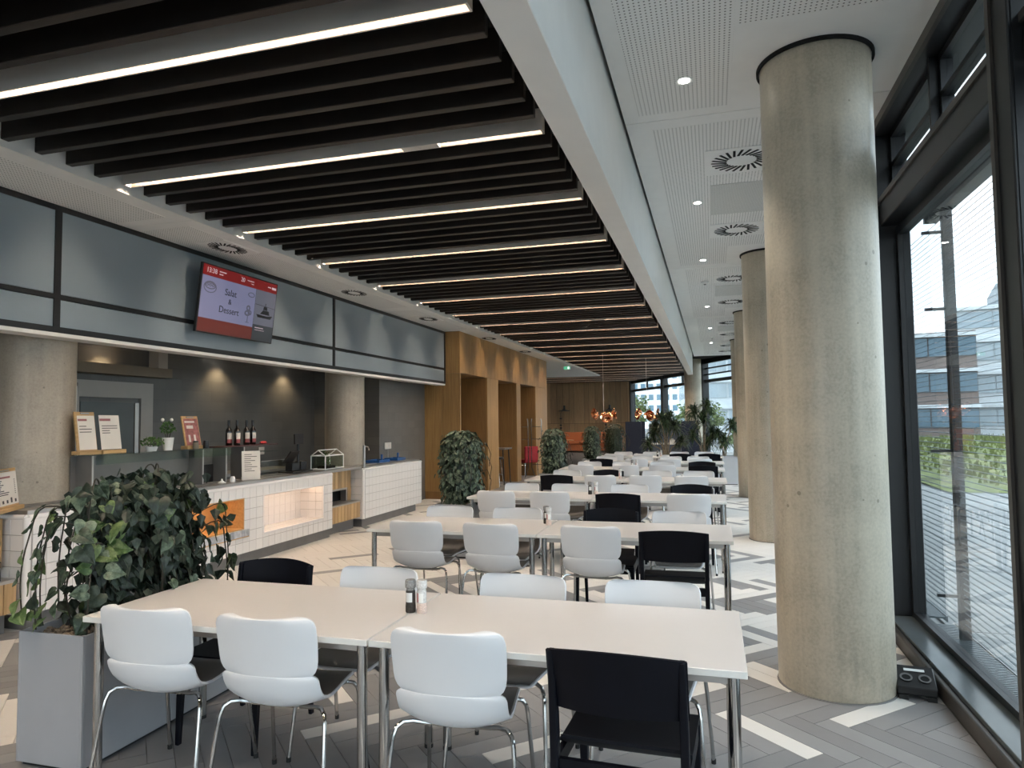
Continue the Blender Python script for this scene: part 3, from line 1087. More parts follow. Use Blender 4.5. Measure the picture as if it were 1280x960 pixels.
# window head
o = MB().box((1.245, -6, 3.80), (1.56, 25.3, 3.985)).build('trim_2', M['frame'])
o['kind'] = 'structure'
o = MB().box((1.235, -6, 3.775), (1.262, 25.3, 3.845)).build('trim_3', M['frame_brown'])
o['kind'] = 'structure'
# vent crank by the second mullion
t = thing('window_crank', 'small silver crank handle and rod of the vent window beside the front column', 'handle', (1.245, 5.93, 3.06))
MB().tube([(0.03, -0.05, 0.30), (0.0, -0.07, 0.12), (-0.01, -0.08, 0.02)], 0.006).build('rod', M['frame'], t, smooth=True)
MB().tube([(0.02, -0.08, 0.02), (-0.02, -0.09, 0.03), (-0.035, -0.09, -0.01), (-0.04, -0.09, -0.06)], 0.010).build('handle', M['steel'], t, smooth=True)


# ---- slanting facade at the far end
def far_facade():
    d = FP1 - FP0
    L = d.length
    ang = math.atan2(d.y, d.x)
    t = struct('window_20', FP0, ang)
    ms = [0.05, 3.65, 7.7, L - 0.05]
    for i, s in enumerate(ms):
        w = 0.13 if 0 < i < 3 else 0.10
        MB().box((s - w, -0.12, 0), (s + w, 0.14, 3.97)).build('mullion', M['frame'], t)
    for i in range(3):
        a, c = ms[i] + 0.12, ms[i + 1] - 0.12
        b = MB()
        b.box((a, -0.05, 0), (c, 0.06, 0.12))
        b.box((a, -0.05, 3.05), (c, 0.06, 3.17))
        b.box((a, -0.05, 3.47 if i else 3.80), (c, 0.06, 3.97))
        if i == 0:
            b.box((a, -0.04, 3.34), (c, 0.05, 3.39))
            b.box((a, -0.04, 3.58), (c, 0.05, 3.63))
        else:
            for s in ((a + c) / 2,):
                b.box((s - 0.04, -0.04, 3.17), (s + 0.04, 0.05, 3.47))
        b.build('frame', M['frame'], t)
        MB().box((a, 0.0, 0.12), (c, 0.008, 3.05)).build('glass_pane', M['glass'], t)
        MB().box((a, 0.0, 3.17), (c, 0.008, 3.47 if i else 3.80)).build('glass_pane', M['glass'], t)
        sx = a + 0.75
        MB().box((sx, -0.35, 0), (sx + 0.05, -0.30, 3.9)).build('guide_post', M['frame'], t)
    # blank pier right of the first mullion
    MB().box((-0.35, -0.1, 0), (-0.05, 0.1, 3.97)).build('pier', M['frame'], t)


far_facade()


# ---- walls
def planked_wall(name, x0, x1, y, z0, z1, pitch, m, seed, joint_z=None, face=-1):
    st = struct(name)
    MB().box((x0, y + 0.02, z0), (x1, y + 0.12, z1)).build('backing', M['slat'], st)
    rg = random.Random(seed)
    x = x0
    while x < x1 - 0.05:
        w = pitch * rg.choice([0.6, 0.8, 1.0, 1.3])
        w = min(w, x1 - x)
        zs = [z0, joint_z, z1] if joint_z else [z0, z1]
        for a, c in zip(zs, zs[1:]):
            dpt = rg.choice([0.0, 0.006, 0.012])
            MB().box((x + 0.006, y - dpt, a + 0.006), (x + w - 0.006, y + 0.02, c - 0.006)).build('plank', m, st)
        x += w
    return st


planked_wall('wall_back', -10.2, -3.98, 36.25, 0, 3.97, 0.42, M['oak_far'], 5, 1.47)
# kitchen walls
o = MB().box((-7.35, -6, 0), (-7.2, 11.65, 3.0)).build('wall_left', M['darktile'])
o['kind'] = 'structure'
st = struct('wall_kitchen')
MB().box((-7.2, 11.5, 0), (-5.85, 11.65, 3.0)).build('return', M['darktile'], st)
MB().box((-6.0, 11.65, 0), (-5.85, 13.62, 3.0)).build('panel', M['darktile'], st)
st['kind'] = 'structure'
o = MB().box((-10.6, -6.2, 0), (-10.4, 36.6, 4.0)).build('wall_side', M['white'])
o['kind'] = 'structure'
# glazed end behind the camera, built like the window wall
st = struct('window_21', (0, -6.05, 0))
for k in range(6):
    x = 1.35 - k * 2.6
    MB().box((x - 0.09, -0.12, 0), (x + 0.09, 0.1, 3.97)).build('mullion', M['frame'], st)
    if k < 5:
        b = MB().box((x - 2.51, -0.05, 0), (x - 0.09, 0.05, 0.12)).box((x - 2.51, -0.05, 3.06), (x - 0.09, 0.05, 3.25)).box((x - 2.51, -0.05, 3.78), (x - 0.09, 0.05, 3.97))
        b.build('frame', M['frame'], st)
        MB().box((x - 2.51, -0.004, 0.12), (x - 0.09, 0.004, 3.06)).build('glass_pane', M['glass'], st)
        MB().box((x - 2.51, -0.004, 3.25), (x - 0.09, 0.004, 3.78)).build('glass_pane', M['glass'], st)
o = MB().box((-7.35, -6, 2.62), (-5.45, 13.6, 2.72)).build('trim_4', M['white'])     # lower soffit over the kitchen
o['kind'] = 'structure'


# ---- oak clad block with alcoves
def oak_block():
    st = struct('wall_oak')
    X, Y0, Y1, ZH = -5.05, 13.60, 21.5, 2.63
    # end wall facing the counter, two clad boards wide, upper and lower
    for (a, c) in ((-5.88, -5.46), (-5.46, -5.05)):
        for (z0, z1) in ((0.16, ZH), (ZH, 3.512)):
            MB().box((a + .003, Y0 - 0.02, z0 + .003), (c - .003 if c < -5.1 else c, Y0 + 0.03, z1 - .003)).build('panel', M['oak'], st)
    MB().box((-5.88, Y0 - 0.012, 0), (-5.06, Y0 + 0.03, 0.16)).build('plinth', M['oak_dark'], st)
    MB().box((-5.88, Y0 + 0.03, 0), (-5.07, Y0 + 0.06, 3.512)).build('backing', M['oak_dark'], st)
    # header boards over the alcoves
    n = 30
    w = (Y1 - Y0 - 0.03) / n
    for k in range(n):
        y = Y0 + 0.03 + k * w
        MB().box((X - 0.04, y + 0.003, ZH + 0.004), (X, y + w - 0.003, 3.512)).build('panel', M['oak'], st)
    MB().box((X - 0.10, Y0 + 0.06, ZH + 0.01), (X - 0.045, Y1 - 0.01, 3.51)).build('header_backing', M['slat'], st)
    # piers and alcove walls
    for (a, c) in ((15.40, 16.27), (17.92, 18.33), (20.0, 21.5)):
        nn = max(1, round((c - a) / 0.28))
        for k in range(nn):
            ya, yb = a + (c - a) * k / nn, a + (c - a) * (k + 1) / nn
            MB().box((X - 0.03, ya + .002, 0), (X, yb - .002, ZH)).build('panel', M['oak'], st)
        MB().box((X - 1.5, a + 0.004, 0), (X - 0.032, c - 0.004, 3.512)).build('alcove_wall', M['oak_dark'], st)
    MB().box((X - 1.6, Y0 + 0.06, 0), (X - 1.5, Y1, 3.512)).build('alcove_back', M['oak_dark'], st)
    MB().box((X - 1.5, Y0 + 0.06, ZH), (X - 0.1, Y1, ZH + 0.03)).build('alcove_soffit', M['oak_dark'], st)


oak_block()


# ---- blue glass fascia above the counter
def fascia():
    t = thing('glass_fascia', 'band of blue-grey glass panels in black frame above the counter', 'fascia', (-5.37, 0, 0))
    ym = [-4.46, 0.06, 4.58, 9.11, 13.56]
    for k in range(len(ym) - 1):
        a, c = ym[k] + 0.03, ym[k + 1] - 0.03
        MB().box((-0.03, a, 2.46), (-0.012, c, 2.695)).build('glass_panel', M['fascia'], t)
        MB().box((-0.03, a, 2.745), (-0.012, c, 3.465)).build('glass_panel', M['fascia'], t)
    for y in ym:
        MB().box((-0.05, y - 0.03, 2.41), (0.0, y + 0.03, 3.512)).build('frame_post', M['frame'], t)
    for (z0, z1) in ((2.41, 2.46), (2.70, 2.74), (3.465, 3.513)):
        for k in range(len(ym) - 1):
            MB().box((-0.05, ym[k] + .03, z0), (-0.002, ym[k + 1] - .03, z1)).build('frame_rail', M['frame'], t)
    MB().box((-0.20, -4.4, 2.375), (-0.002, 13.56, 2.408)).build('soffit_trim', M['white'], t)
    MB().box((-0.12, -4.4, 2.41), (-0.055, 13.56, 3.51)).build('backing', M['frame'], t)


fascia()


# ---- television
def television():
    y0, y1 = 6.08, 7.40
    W, H = y1 - y0, 0.745
    t = thing('television', 'menu television with red banner tilted on the blue glass fascia', 'screen', (-5.24, (y0 + y1) / 2, 2.60), (0, math.radians(7.0), 0))
    # local: +X towards the room, Y along the wall, Z up
    MB().box((-0.035, -W / 2, 0), (0.0, W / 2, H)).build('casing', M['device'], t, bevel=0.004)
    g = 0.014

    def pic(name, a, c, z0, z1, m, dx=0.001):
        return MB().box((0.0002, a, z0), (dx, c, z1)).build(name, m, t)
    L, R = -W / 2 + g, W / 2 - g
    sp = L + (R - L) * 0.70
    zt = H - g
    zb = H - g - 0.115
    pic('display', L, R, zb, zt, M['scr_red'])
    pic('display', L, sp - .004, 0.16, zb, M['scr_main'])
    pic('display', L, sp - .004, g, 0.16, M['scr_rust'])
    pic('display', sp, R, 0.20, zb, M['scr_grey'])
    pic('display', sp, R, g, 0.20, M['scr_dark'])
    rot = (PI / 2, 0, PI / 2)
    X = 0.003
    text('lettering', 'Salat', 0.105, M['scr_ink'], t, (X, -0.18, 0.485), rot)
    text('lettering', '&', 0.085, M['scr_ink'], t, (X, -0.18, 0.385), rot)
    text('lettering', 'Dessert', 0.105, M['scr_ink'], t, (X, -0.18, 0.285), rot)
    text('lettering', '13:38', 0.075, M['scr_white'], t, (X, L + 0.13, zt - 0.055), rot)
    text('lettering', '20', 0.07, M['scr_white'], t, (X, 0.0, zt - 0.055), rot)
    b = MB()
    for (a, c, z0, z1) in ((L + 0.25, L + 0.36, zt - 0.045, zt - 0.035), (L + 0.25, L + 0.31, zt - 0.075, zt - 0.065), (0.08, 0.2, zt - 0.05, zt - 0.042),
                           (0.16, 0.2, zt - 0.08, zt - 0.072), (R - 0.18, R - 0.12, zt - 0.06, zt - 0.05), (R - 0.1, R - 0.02, zt - 0.072, zt - 0.045)):
        b.box((0.001, a, z0), (0.0025, c, z1))
    b.box((0.001, sp + 0.04, 0.16), (0.0025, sp + 0.2, 0.168))
    b.box((0.001, sp + 0.04, 0.135), (0.0025, sp + 0.22, 0.139))
    b.build('print', M['scr_white'], t)
    # line drawings: a bowl, a sundae glass, a spoon
    b = MB()

    def ring(cy, cz, ry, rz, w=0.004, a0=0, a1=2 * PI, n=18):
        for k in range(n):
            p, q = a0 + (a1 - a0) * k / n, a0 + (a1 - a0) * (k + 1) / n
            b.hexa([(0.001, cy + ry * math.cos(p), cz + rz * math.sin(p)), (0.001, cy + ry * math.cos(q), cz + rz * math.sin(q)),
                    (0.001, cy + (ry - w) * math.cos(q), cz + (rz - w) * math.sin(q)), (0.001, cy + (ry - w) * math.cos(p), cz + (rz - w) * math.sin(p)),
                    (0.0025, cy + ry * math.cos(p), cz + rz * math.sin(p)), (0.0025, cy + ry * math.cos(q), cz + rz * math.sin(q)),
                    (0.0025, cy + (ry - w) * math.cos(q), cz + (rz - w) * math.sin(q)), (0.0025, cy + (ry - w) * math.cos(p), cz + (rz - w) * math.sin(p))])
    ring(L + 0.13, 0.50, 0.10, 0.065, 0.01)
    ring(L + 0.13, 0.515, 0.085, 0.04, 0.012)
    for q in range(5):
        ring(L + 0.08 + q * 0.024, 0.52 + 0.01 * (q % 2), 0.02, 0.016, 0.008)
    ring(sp - 0.11, 0.37, 0.035, 0.035, 0.02)
    ring(sp - 0.12, 0.31, 0.05, 0.035, 0.022)
    ring(sp - 0.08, 0.32, 0.035, 0.03, 0.015)
    ring(sp - 0.08, 0.53, 0.06, 0.03, 0.01)
    b.box((0.001, sp - 0.115, 0.20), (0.0025, sp - 0.105, 0.28))
    b.box((0.001, sp - 0.14, 0.20), (0.0025, sp - 0.08, 0.207))
    b.build('drawing', M['scr_line'], t)
    # a grey boat picture
    b = MB()

    def pl(pts):
        b.add([(0.001, y, z) for y, z in pts] + [(0.0025, y, z) for y, z in pts],
              [tuple(range(len(pts))), tuple(range(len(pts), 2 * len(pts)))] + [(k, (k + 1) % len(pts), len(pts) + (k + 1) % len(pts), len(pts) + k) for k in range(len(pts))])
    c = (sp + R) / 2
    pl([(c - 0.15, 0.325), (c - 0.12, 0.29), (c + 0.12, 0.29), (c + 0.16, 0.335), (c + 0.05, 0.32)])
    pl([(c - 0.08, 0.335), (c + 0.10, 0.335), (c + 0.08, 0.385), (c - 0.03, 0.385)])
    pl([(c - 0.03, 0.39), (c + 0.05, 0.39), (c + 0.04, 0.43), (c - 0.02, 0.43)])
    pl([(c + 0.004, 0.43), (c + 0.012, 0.43), (c + 0.012, 0.47), (c + 0.004, 0.47)])
    pl([(sp + 0.01, 0.44), (R - 0.01, 0.425), (R - 0.01, 0.429), (sp + 0.01, 0.444)])
    b.build('boat_picture', M['scr_ink'], t)
    b = MB().box((-0.20, -0.15, 0.2), (-0.035, 0.15, 0.55))
    b.build('wall_bracket', M['device'], t)


television()


# ================================================================== counters
def tile_face(parent, axis, fixed, a0, a1, z0, z1, pitch, holes, sgn, cache={}):
    """glazed tiles standing proud of the grout; axis 'y' = face along Y at x=fixed, 'x' = face along X at y=fixed"""
    na = max(1, round((a1 - a0) / pitch))
    nz = max(1, round((z1 - z0) / pitch))
    pa, pz = (a1 - a0) / na, (z1 - z0) / nz
    g = 0.0022
    for i in range(na):
        for j in range(nz):
            rects = [(a0 + i * pa + g, a0 + (i + 1) * pa - g, z0 + j * pz + g, z0 + (j + 1) * pz - g)]
            for (h0, h1, k0, k1) in holes:
                nxt = []
                for (p, q, r, s) in rects:
                    if q <= h0 or p >= h1 or s <= k0 or r >= k1:
                        nxt.append((p, q, r, s))
                        continue
                    if p < h0:
                        nxt.append((p, h0, r, s))
                    if q > h1:
                        nxt.append((h1, q, r, s))
                    pp, qq = max(p, h0), min(q, h1)
                    if r < k0:
                        nxt.append((pp, qq, r, k0))
                    if s > k1:
                        nxt.append((pp, qq, k1, s))
                rects = nxt
            for (p, q, r, s) in rects:
                w, h = q - p, s - r
                if w < 0.012 or h < 0.012:
                    continue
                key = (axis, round(w, 4), round(h, 4), sgn)
                if key not in cache:
                    b = MB()
                    if axis == 'y':
                        b.box((0, -w / 2, -h / 2), (sgn * 0.007, w / 2, h / 2))
                    else:
                        b.box((-w / 2, 0, -h / 2), (w / 2, sgn * 0.007, h / 2))
                    cache[key] = b.mesh('tile', M['tile_white'], bevel=0.0015)
                c = ((p + q) / 2, (r + s) / 2)
                obj('tile', cache[key], parent, (fixed, c[0], c[1]) if axis == 'y' else (c[0], fixed, c[1]))


def counter_main():
    t = thing('serving_counter', 'long white tiled serving counter with two lit niches behind the leafy plant', 'counter', (0, 0, 0))
    XF, XB, Y0, Y1 = -5.2, -6.05, 4.22, 8.78
    Z0, Z1 = 0.13, 0.885
    N1 = (5.30, 6.86, 0.40, 0.76)
    N2 = (7.22, 8.56, 0.30, 0.76)
    # carcass (grout coloured) built around the niches
    b = MB()
    ys = [Y0, N1[0], N1[1], N2[0], N2[1], Y1]
    x1 = XF - 0.006
    for k in range(5):
        a, c = ys[k], ys[k + 1]
        if k == 1:
            b.box((-5.58, a, Z0), (x1, c, N1[2])).box((-5.58, a, N1[3]), (x1, c, Z1))
        elif k == 3:
            b.box((-5.58, a, Z0), (x1, c, N2[2])).box((-5.58, a, N2[3]), (x1, c, Z1))
        else:
            b.box((-5.58, a, Z0), (x1, c, Z1))
    b.build('carcass', M['grout'], t)
    # rounded corner and top nosing
    MB().tube([(XF - 0.025, Y0 + 0.02, Z0), (XF - 0.025, Y0 + 0.02, Z1 + 0.005)], 0.030, 16).build('corner_tile', M['tile_white'], t, smooth=True)
    MB().tube([(XF - 0.022, Y0 + 0.02, Z1), (XF - 0.022, Y1, Z1)], 0.026, 14).build('nosing', M['tile_white'], t, smooth=True)
    MB().tube([(XF - 0.3, Y0 + 0.016, Z1), (XF - 0.025, Y0 + 0.016, Z1)], 0.026, 14).build('nosing', M['tile_white'], t, smooth=True)
    tile_face(t, 'y', XF - 0.006, Y0 + 0.05, Y1, Z0, Z1 - 0.01, 0.1225, [N1, (5.30, 6.92, 0.315, 0.40), N2], 1)
    tile_face(t, 'x', Y0 + 0.0, XF - 0.30, XF - 0.03, Z0, Z1 - 0.01, 0.1225, [], -1)
    # oak niche
    y0, y1, z0, z1 = N1
    b = MB()
    b.box((-5.60, y0, z0), (-5.585, y1, z1))
    b.box((-5.585, y0 + .001, z0), (XF - 0.002, y0 + .012, z1)).box((-5.585, y1 - .012, z0), (XF - 0.002, y1 - .001, z1))
    b.box((-5.585, y0 + .012, z0 + .001), (XF - 0.002, y1 - .012, z0 + .012)).box((-5.585, y0 + .012, z1 - .012), (XF - 0.002, y1 - .012, z1 - .001))
    b.build('oak_niche', M['pine'], t)
    MB().box((-5.43, y0 + 0.1, z1 - 0.022), (-5.40, y1 - 0.12, z1 - 0.0125)).build('niche_lamp', M['warm'], t)
    # marble tile edge of the niche shelf
    n = 12
    for k in range(n):
        w = (6.92 - 5.30) / n
        MB().box((XF - 0.02, 5.30 + k * w + .001, 0.325), (XF + 0.022 + 0.003 * (k % 2), 5.30 + (k + 1) * w - .001, 0.402)).build(
            'shelf_edge_tile', M['mosaic' if k % 2 else 'mosaic2'], t)
    MB().box((XF - 0.01, 5.30, 0.313), (XF + 0.02, 6.92, 0.324)).build('shelf_edge_trim', M['pine'], t)
    # tiled niche, lit from above
    y0, y1, z0, z1 = N2
    b = MB()
    b.box((-5.60, y0, z0), (-5.575, y1, z1))
    b.box((-5.575, y0 + .0008, z0), (XF - .008, y0 + .002, z1)).box((-5.575, y0, z1 - .003), (XF - .008, y1, z1 - .0008))
    b.build('niche_lining', M['tile_white'], t)
    tile_face(t, 'y', -5.575, y0, y1, z0, z1, 0.122, [], 1)
    tile_face(t, 'x', y1, -5.57, XF - 0.01, z0, z1, 0.122, [], -1)
    for k in range(11):
        w = (y1 - y0) / 11
        for q in range(3):
            xa = -5.565 + q * 0.118
            MB().box((xa + .002, y0 + k * w + .002, z0), (xa + 0.116, y0 + (k + 1) * w - .002, z0 + 0.006)).build('tile', M['tile_white'], t)
    MB().box((-5.34, y0 + 0.05, z1 - 0.013), (-5.31, y1 - 0.05, z1 - 0.0035)).build('niche_lamp', M['warmw'], t)
    # rounded rim of that niche
    for (p, q) in (((y0, z0), (y0, z1)), ((y1, z0), (y1, z1)), ((y0, z0), (y1, z0)), ((y0, z1), (y1, z1))):
        MB().tube([(XF - 0.012, p[0], p[1]), (XF - 0.012, q[0], q[1])], 0.016, 12).build('niche_rim', M['tile_white'], t, smooth=True)
    # toe kick
    MB().box((-5.6, Y0 + 0.06, 0.0), (-5.26, Y1 + 0.02, 0.135)).build('toe_kick', M['toekick'], t)
    # steel top
    MB().box((-5.598, Y0 + 0.02, 0.905), (XF - 0.02, 9.68, 0.945)).build('worktop', M['steel'], t, bevel=0.004)
    MB().box((-5.598, Y0 + 0.02, 0.946), (-5.42, 8.70, 0.952)).build('worktop_edge', M['toekick'], t)
    MB().box((-5.598, Y0 + .02, 0.885), (-5.24, Y1, 0.905)).build('top_packing', M['steel'], t)


counter_main()


def bin_station(y0, y1, label, dark=True):
    t = thing('return_station', label, 'counter', (0, 0, 0))
    n = 9
    w = (y1 - y0) / n
    for k in range(n):
        y = y0 + k * w
        MB().box((-5.43, y + 0.004, 0.63 if dark else 0.5), (-5.40, y + w - 0.004, 0.885)).build('slat', M['slatwood'], t)
        MB().box((-5.27, y + 0.004, 0.17), (-5.24, y + w - 0.004, 0.40)).build('slat', M['slatwood'], t)
    MB().box((-5.58, y0, 0.17), (-5.272, y1, 0.40)).build('drawer_box', M['oak_dark'], t)
    MB().box((-5.60, y0, 0.40), (-5.24, y1, 0.425)).build('ledge', M['steel'], t)
    MB().box((-5.58, y0, 0.64 if dark else 0.5), (-5.432, y1, 0.885)).build('upper_box', M['oak_dark'], t)
    if dark:
        MB().box((-5.60, y0, 0.426), (-5.55, y1, 0.63)).build('opening', M['black'], t)
        b = MB()
        b.box((-5.50, y1 - 0.14, 0.426), (-5.405, y1 - 0.10, 0.63)).box((-5.50, y0, 0.60), (-5.405, y1 - 0.14, 0.63))
        b.build('opening_frame', M['steel'], t)
        MB().box((-5.45, y1 - 0.10, 0.426), (-5.40, y1, 0.63)).build('side_panel', M['slatwood'], t)
    MB().box((-5.58, y0, 0.0), (-5.36, y1, 0.165)).build('toe_kick', M['toekick'], t)


bin_station(8.815, 9.66, 'slatted wood return station with black opening between the two white counters')
bin_station(3.25, 4.18, 'slatted wood return station in front of the near end of the white counter', False)
# glass lantern on it
t = thing('glass_lantern', 'small wire framed glass lantern on the ledge of the near return station', 'lantern', (-5.32, 4.03, 0.4265))
b = MB()
for (x, y) in ((-.045, -.045), (.045, -.045), (.045, .045), (-.045, .045)):
    b.tube([(x, y, 0), (x, y, 0.14), (0, 0, 0.21)], 0.003, 6)
for z in (0.003, 0.14):
    b.tube([(-.045, -.045, z), (.045, -.045, z), (.045, .045, z), (-.045, .045, z), (-.045, -.045, z)], 0.003, 6)
b.build('wire_frame', M['frame'], t)
MB().box((-.042, -.042, 0.004), (.042, .042, 0.137)).build('glass_pane', M['glass_thin'], t)


def counter_sink():
    t = thing('sink_counter', 'white tiled counter with steel tap beside the oak wall', 'counter', (0, 0, 0))
    XF, Y0, Y1, Z0, Z1 = -5.2, 9.70, 11.92, 0.13, 0.885
    MB().box((-5.59, Y0, Z0), (XF - 0.006, Y1, Z1)).build('carcass', M['grout'], t)
    MB().box((-5.84, 10.92, Z0), (-5.592, Y1, Z1)).build('carcass', M['grout'], t)
    tile_face(t, 'y', XF - 0.006, Y0 + 0.05, Y1 - 0.01, Z0, Z1 - .01, 0.1225, [], 1)
    tile_face(t, 'x', Y0, -5.60, XF - 0.03, Z0, Z1 - .01, 0.1225, [], -1)
    MB().tube([(XF - 0.025, Y0 + 0.02, Z0), (XF - 0.025, Y0 + 0.02, Z1 + 0.005)], 0.030, 16).build('corner_tile', M['tile_white'], t, smooth=True)
    MB().tube([(XF - 0.022, Y0 + 0.02, Z1), (XF - 0.022, Y1, Z1)], 0.026, 14).build('nosing', M['tile_white'], t, smooth=True)
    MB().tube([(XF - 0.3, Y0 + 0.016, Z1), (XF - 0.025, Y0 + 0.016, Z1)], 0.026, 14).build('nosing', M['tile_white'], t, smooth=True)
    MB().box((-5.58, Y0 + 0.05, 0), (-5.26, Y1 - 0.15, 0.135)).build('toe_kick', M['toekick'], t)
    b = MB()
    b.box((-5.84, 10.92, 0.905), (-5.59, Y1 - .02, 0.925)).box((-5.59, Y0 + .05, 0.905), (-5.52, Y1 - .02, 0.925)).box((-5.32, Y0 + .05, 0.905), (-5.23, Y1 - .02, 0.925))
    b.box((-5.52, Y0 + 0.05, 0.905), (-5.32, 10.15, 0.925)).box((-5.52, 10.75, 0.905), (-5.32, Y1 - .02, 0.925))
    b.box((-5.52, 10.15, 0.90), (-5.32, 10.75, 0.906))
    b.build('worktop', M['steel'], t)


counter_sink()
t = thing('kitchen_tap', 'tall slim steel tap standing on the sink counter', 'tap', (-5.28, 9.86, 0.9255))
MB().tube([(0, 0, 0), (0, 0, 0.33)], 0.020, 12).build('column', M['steel'], t, smooth=True)
MB().tube([(0, 0.015, 0.29), (0, 0.07, 0.315), (0, 0.13, 0.30), (0, 0.16, 0.25)], 0.009, 8).build('spout', M['steel'], t, smooth=True)
MB().cyl((0, 0), 0.03, 0, 0.008, 14).build('base_ring', M['steel'], t)
for k, (y, w) in enumerate(((10.95, 0.40), (11.63, 0.34))):
    t = thing('blue_tray', 'blue plastic tray on the sink counter, ' + ('nearer the tap' if k == 0 else 'nearer the oak wall'), 'tray', (-5.6, y, 0.926))
    b = MB().box((-0.13, -w / 2, 0), (0.13, w / 2, 0.008)).box((-0.13, -w / 2, 0.008), (-0.12, w / 2, 0.045)).box((0.12, -w / 2, 0.008), (0.13, w / 2, 0.045))
    b.box((-0.12, -w / 2, 0.008), (0.12, -w / 2 + .01, 0.045)).box((-0.12, w / 2 - .01, 0.008), (0.12, w / 2, 0.045))
    b.build('basin', M['blue'], t)
    MB().tube([(0, w / 2 - .06, 0.008), (0, w / 2 - .05, 0.13)], 0.018, 10).build('bottle_neck', M['blue'], t, smooth=True)
for k, (x, y, z, w) in enumerate(((-5.846, 11.82, 1.18, 0.26), (-7.196, 11 - 1.1, 1.17, 0.14))):
    t = thing('wall_socket', ('double white socket on dark tiles above the sink counter' if k == 0 else 'single white socket on dark tiles behind the till'), 'socket', (x, y, z))
    MB().box((0, -w / 2, -0.06), (0.018, w / 2, 0.06)).build('plate', M['socket_white'], t, bevel=0.006)
    for q in ((-0.06, 0.06) if k == 0 else (0,)):
        MB().tube([(0.0182, q, 0), (0.021, q, 0)], 0.032, 14).build('outlet', M['paper'], t)
    if k == 0:
        MB().tube([(0.01, 0, -0.06), (0.01, 0.005, -0.23)], 0.004, 6).build('cable', M['socket_white'], t)


# ---- glass sneeze guard with shelf over the counter
def sneeze_guard():
    t = thing('glass_display', 'low glass food display with steel posts standing on the serving counter', 'display case', (0, 0, 0.953))
    ya, yb = 4.95, 7.72
    MB().box((-5.60, ya, 0.385), (-5.36, 6.85, 0.394)).build('glass_shelf', M['glass_thin'], t)
    MB().box((-5.60, 6.70, 0.395), (-5.36, yb, 0.404)).build('glass_shelf', M['wine'], t)
    MB().box((-5.372, ya + .05, 0.30), (-5.366, 6.85, 0.384)).build('front_glass', M['glass_thin'], t)
    MB().box((-5.60, 7.15, 0.31), (-5.36, 7.72, 0.318)).build('glass_shelf', M['glass_thin'], t)
    for k, y in enumerate((5.0, 6.42, 6.80, 7.12)):
        b = MB()
        b.box((-5.60, y, 0), (-5.42, y + 0.012, 0.384))
        b.build('post', M['toekick'], t)
        MB().box((-5.419, y - 0.002, 0), (-5.41, y + 0.014, 0.384)).build('post_edge', M['steel'], t)
    MB().box((-5.615, ya, 0.0), (-5.602, 6.40, 0.38)).build('rear_panel', M['toekick'], t)
    MB().box((-5.60, 6.50, 0.0), (-5.57, 6.78, 0.20)).build('rear_box', M['device'], t)
    # low back glass toward the till
    MB().box((-5.61, 7.72, 0.0), (-5.604, 8.25, 0.17)).build('rear_glass', M['glass_thin'], t)
    MB().box((-5.612, 7.72, 0.17), (-5.60, 8.25, 0.178)).build('rail', M['steel'], t)


sneeze_guard()
ZS = 0.953 + 0.3945        # top of the glass shelf


def menu_board(x, y, z, w, h, rotz, label, papers, tilt=-0.14, wooden=True, foot=True):
    """front faces +X before rotation"""
    t = thing('menu_stand', label, 'menu stand', (x, y, z), rotz)
    if foot:
        MB().box((-0.06, -w / 2 - 0.01, 0), (0.035, w / 2 + 0.01, 0.032)).build('foot', M['pine'], t, bevel=0.003)
    else:
        MB().box((-0.05, -w / 2, 0), (0.0, w / 2, 0.033)).build('foot', M['paper'], t)
    s = math.sin(tilt)
    c = math.cos(tilt)

    def slab(y0, y1, h0, h1, d0, d1, name, m):
        v = []
        for d in (d0, d1):
            for (yy, hh) in ((y0, h0), (y1, h0), (y1, h1), (y0, h1)):
                v.append((0.0 + hh * s + d * c, yy, 0.033 + hh * c - d * s))
        return MB().hexa(v).build(name, m, t)
    if wooden:
        slab(-w / 2, w / 2, 0, h, -0.012, 0.0, 'board', M['pine'])
        slab(-w * .22, w * .22, h - 0.02, h - 0.008, 0.0025, 0.009, 'clip', M['steel'])
    for (p0, p1, q0, q1, m) in papers:
        slab(p0, p1, q0, q1, 0.0004, 0.0020, 'sheet', m)
    return t, slab


def lines(slab, y0, y1, z0, z1, n, seed, m=None, name='print'):
    rg = random.Random(seed)
    for k in range(n):
        z = z1 - (z1 - z0) * (k + 0.5) / n
        slab(y0, y0 + (y1 - y0) * rg.uniform(0.45, 1.0), z - 0.0035, z + 0.0035, 0.0021, 0.0026, name, m or M['ink'])


t, s = menu_board(-5.50, 5.03, ZS, 0.22, 0.36, 0.05, 'wooden clipboard menu with white sheet on glass shelf, beside the concrete column', [(-0.085, 0.105, 0.01, 0.325, M['paper'])])
s(-0.08, 0.02, 0.275, 0.295, 0.0021, 0.0026, 'heading', M['ink_red'])
lines(s, -0.07, 0.08, 0.16, 0.24, 3, 1)
t, s = menu_board(-5.50, 5.30, ZS, 0.26, 0.33, 0.05, 'plain white paper menu in wooden foot, next to the clipboard menu', [(-0.125, 0.115, 0.005, 0.33, M['paper'])], wooden=False)
s(-0.12, 0.01, 0.275, 0.298, 0.0021, 0.0026, 'heading', M['ink_red'])
lines(s, -0.10, 0.09, 0.15, 0.24, 4, 2)
t, s = menu_board(-5.50, 6.38, ZS, 0.24, 0.33, 0.0, 'wooden stand with wine-red poster on glass shelf near the bottles', [(-0.10, 0.11, 0.005, 0.30, M['poster'])], tilt=-0.2)
s(-0.09, 0.06, 0.255, 0.275, 0.0021, 0.0026, 'heading', M['paper'])
s(-0.07, 0.03, 0.19, 0.225, 0.0021, 0.0026, 'picture', M['paper'])
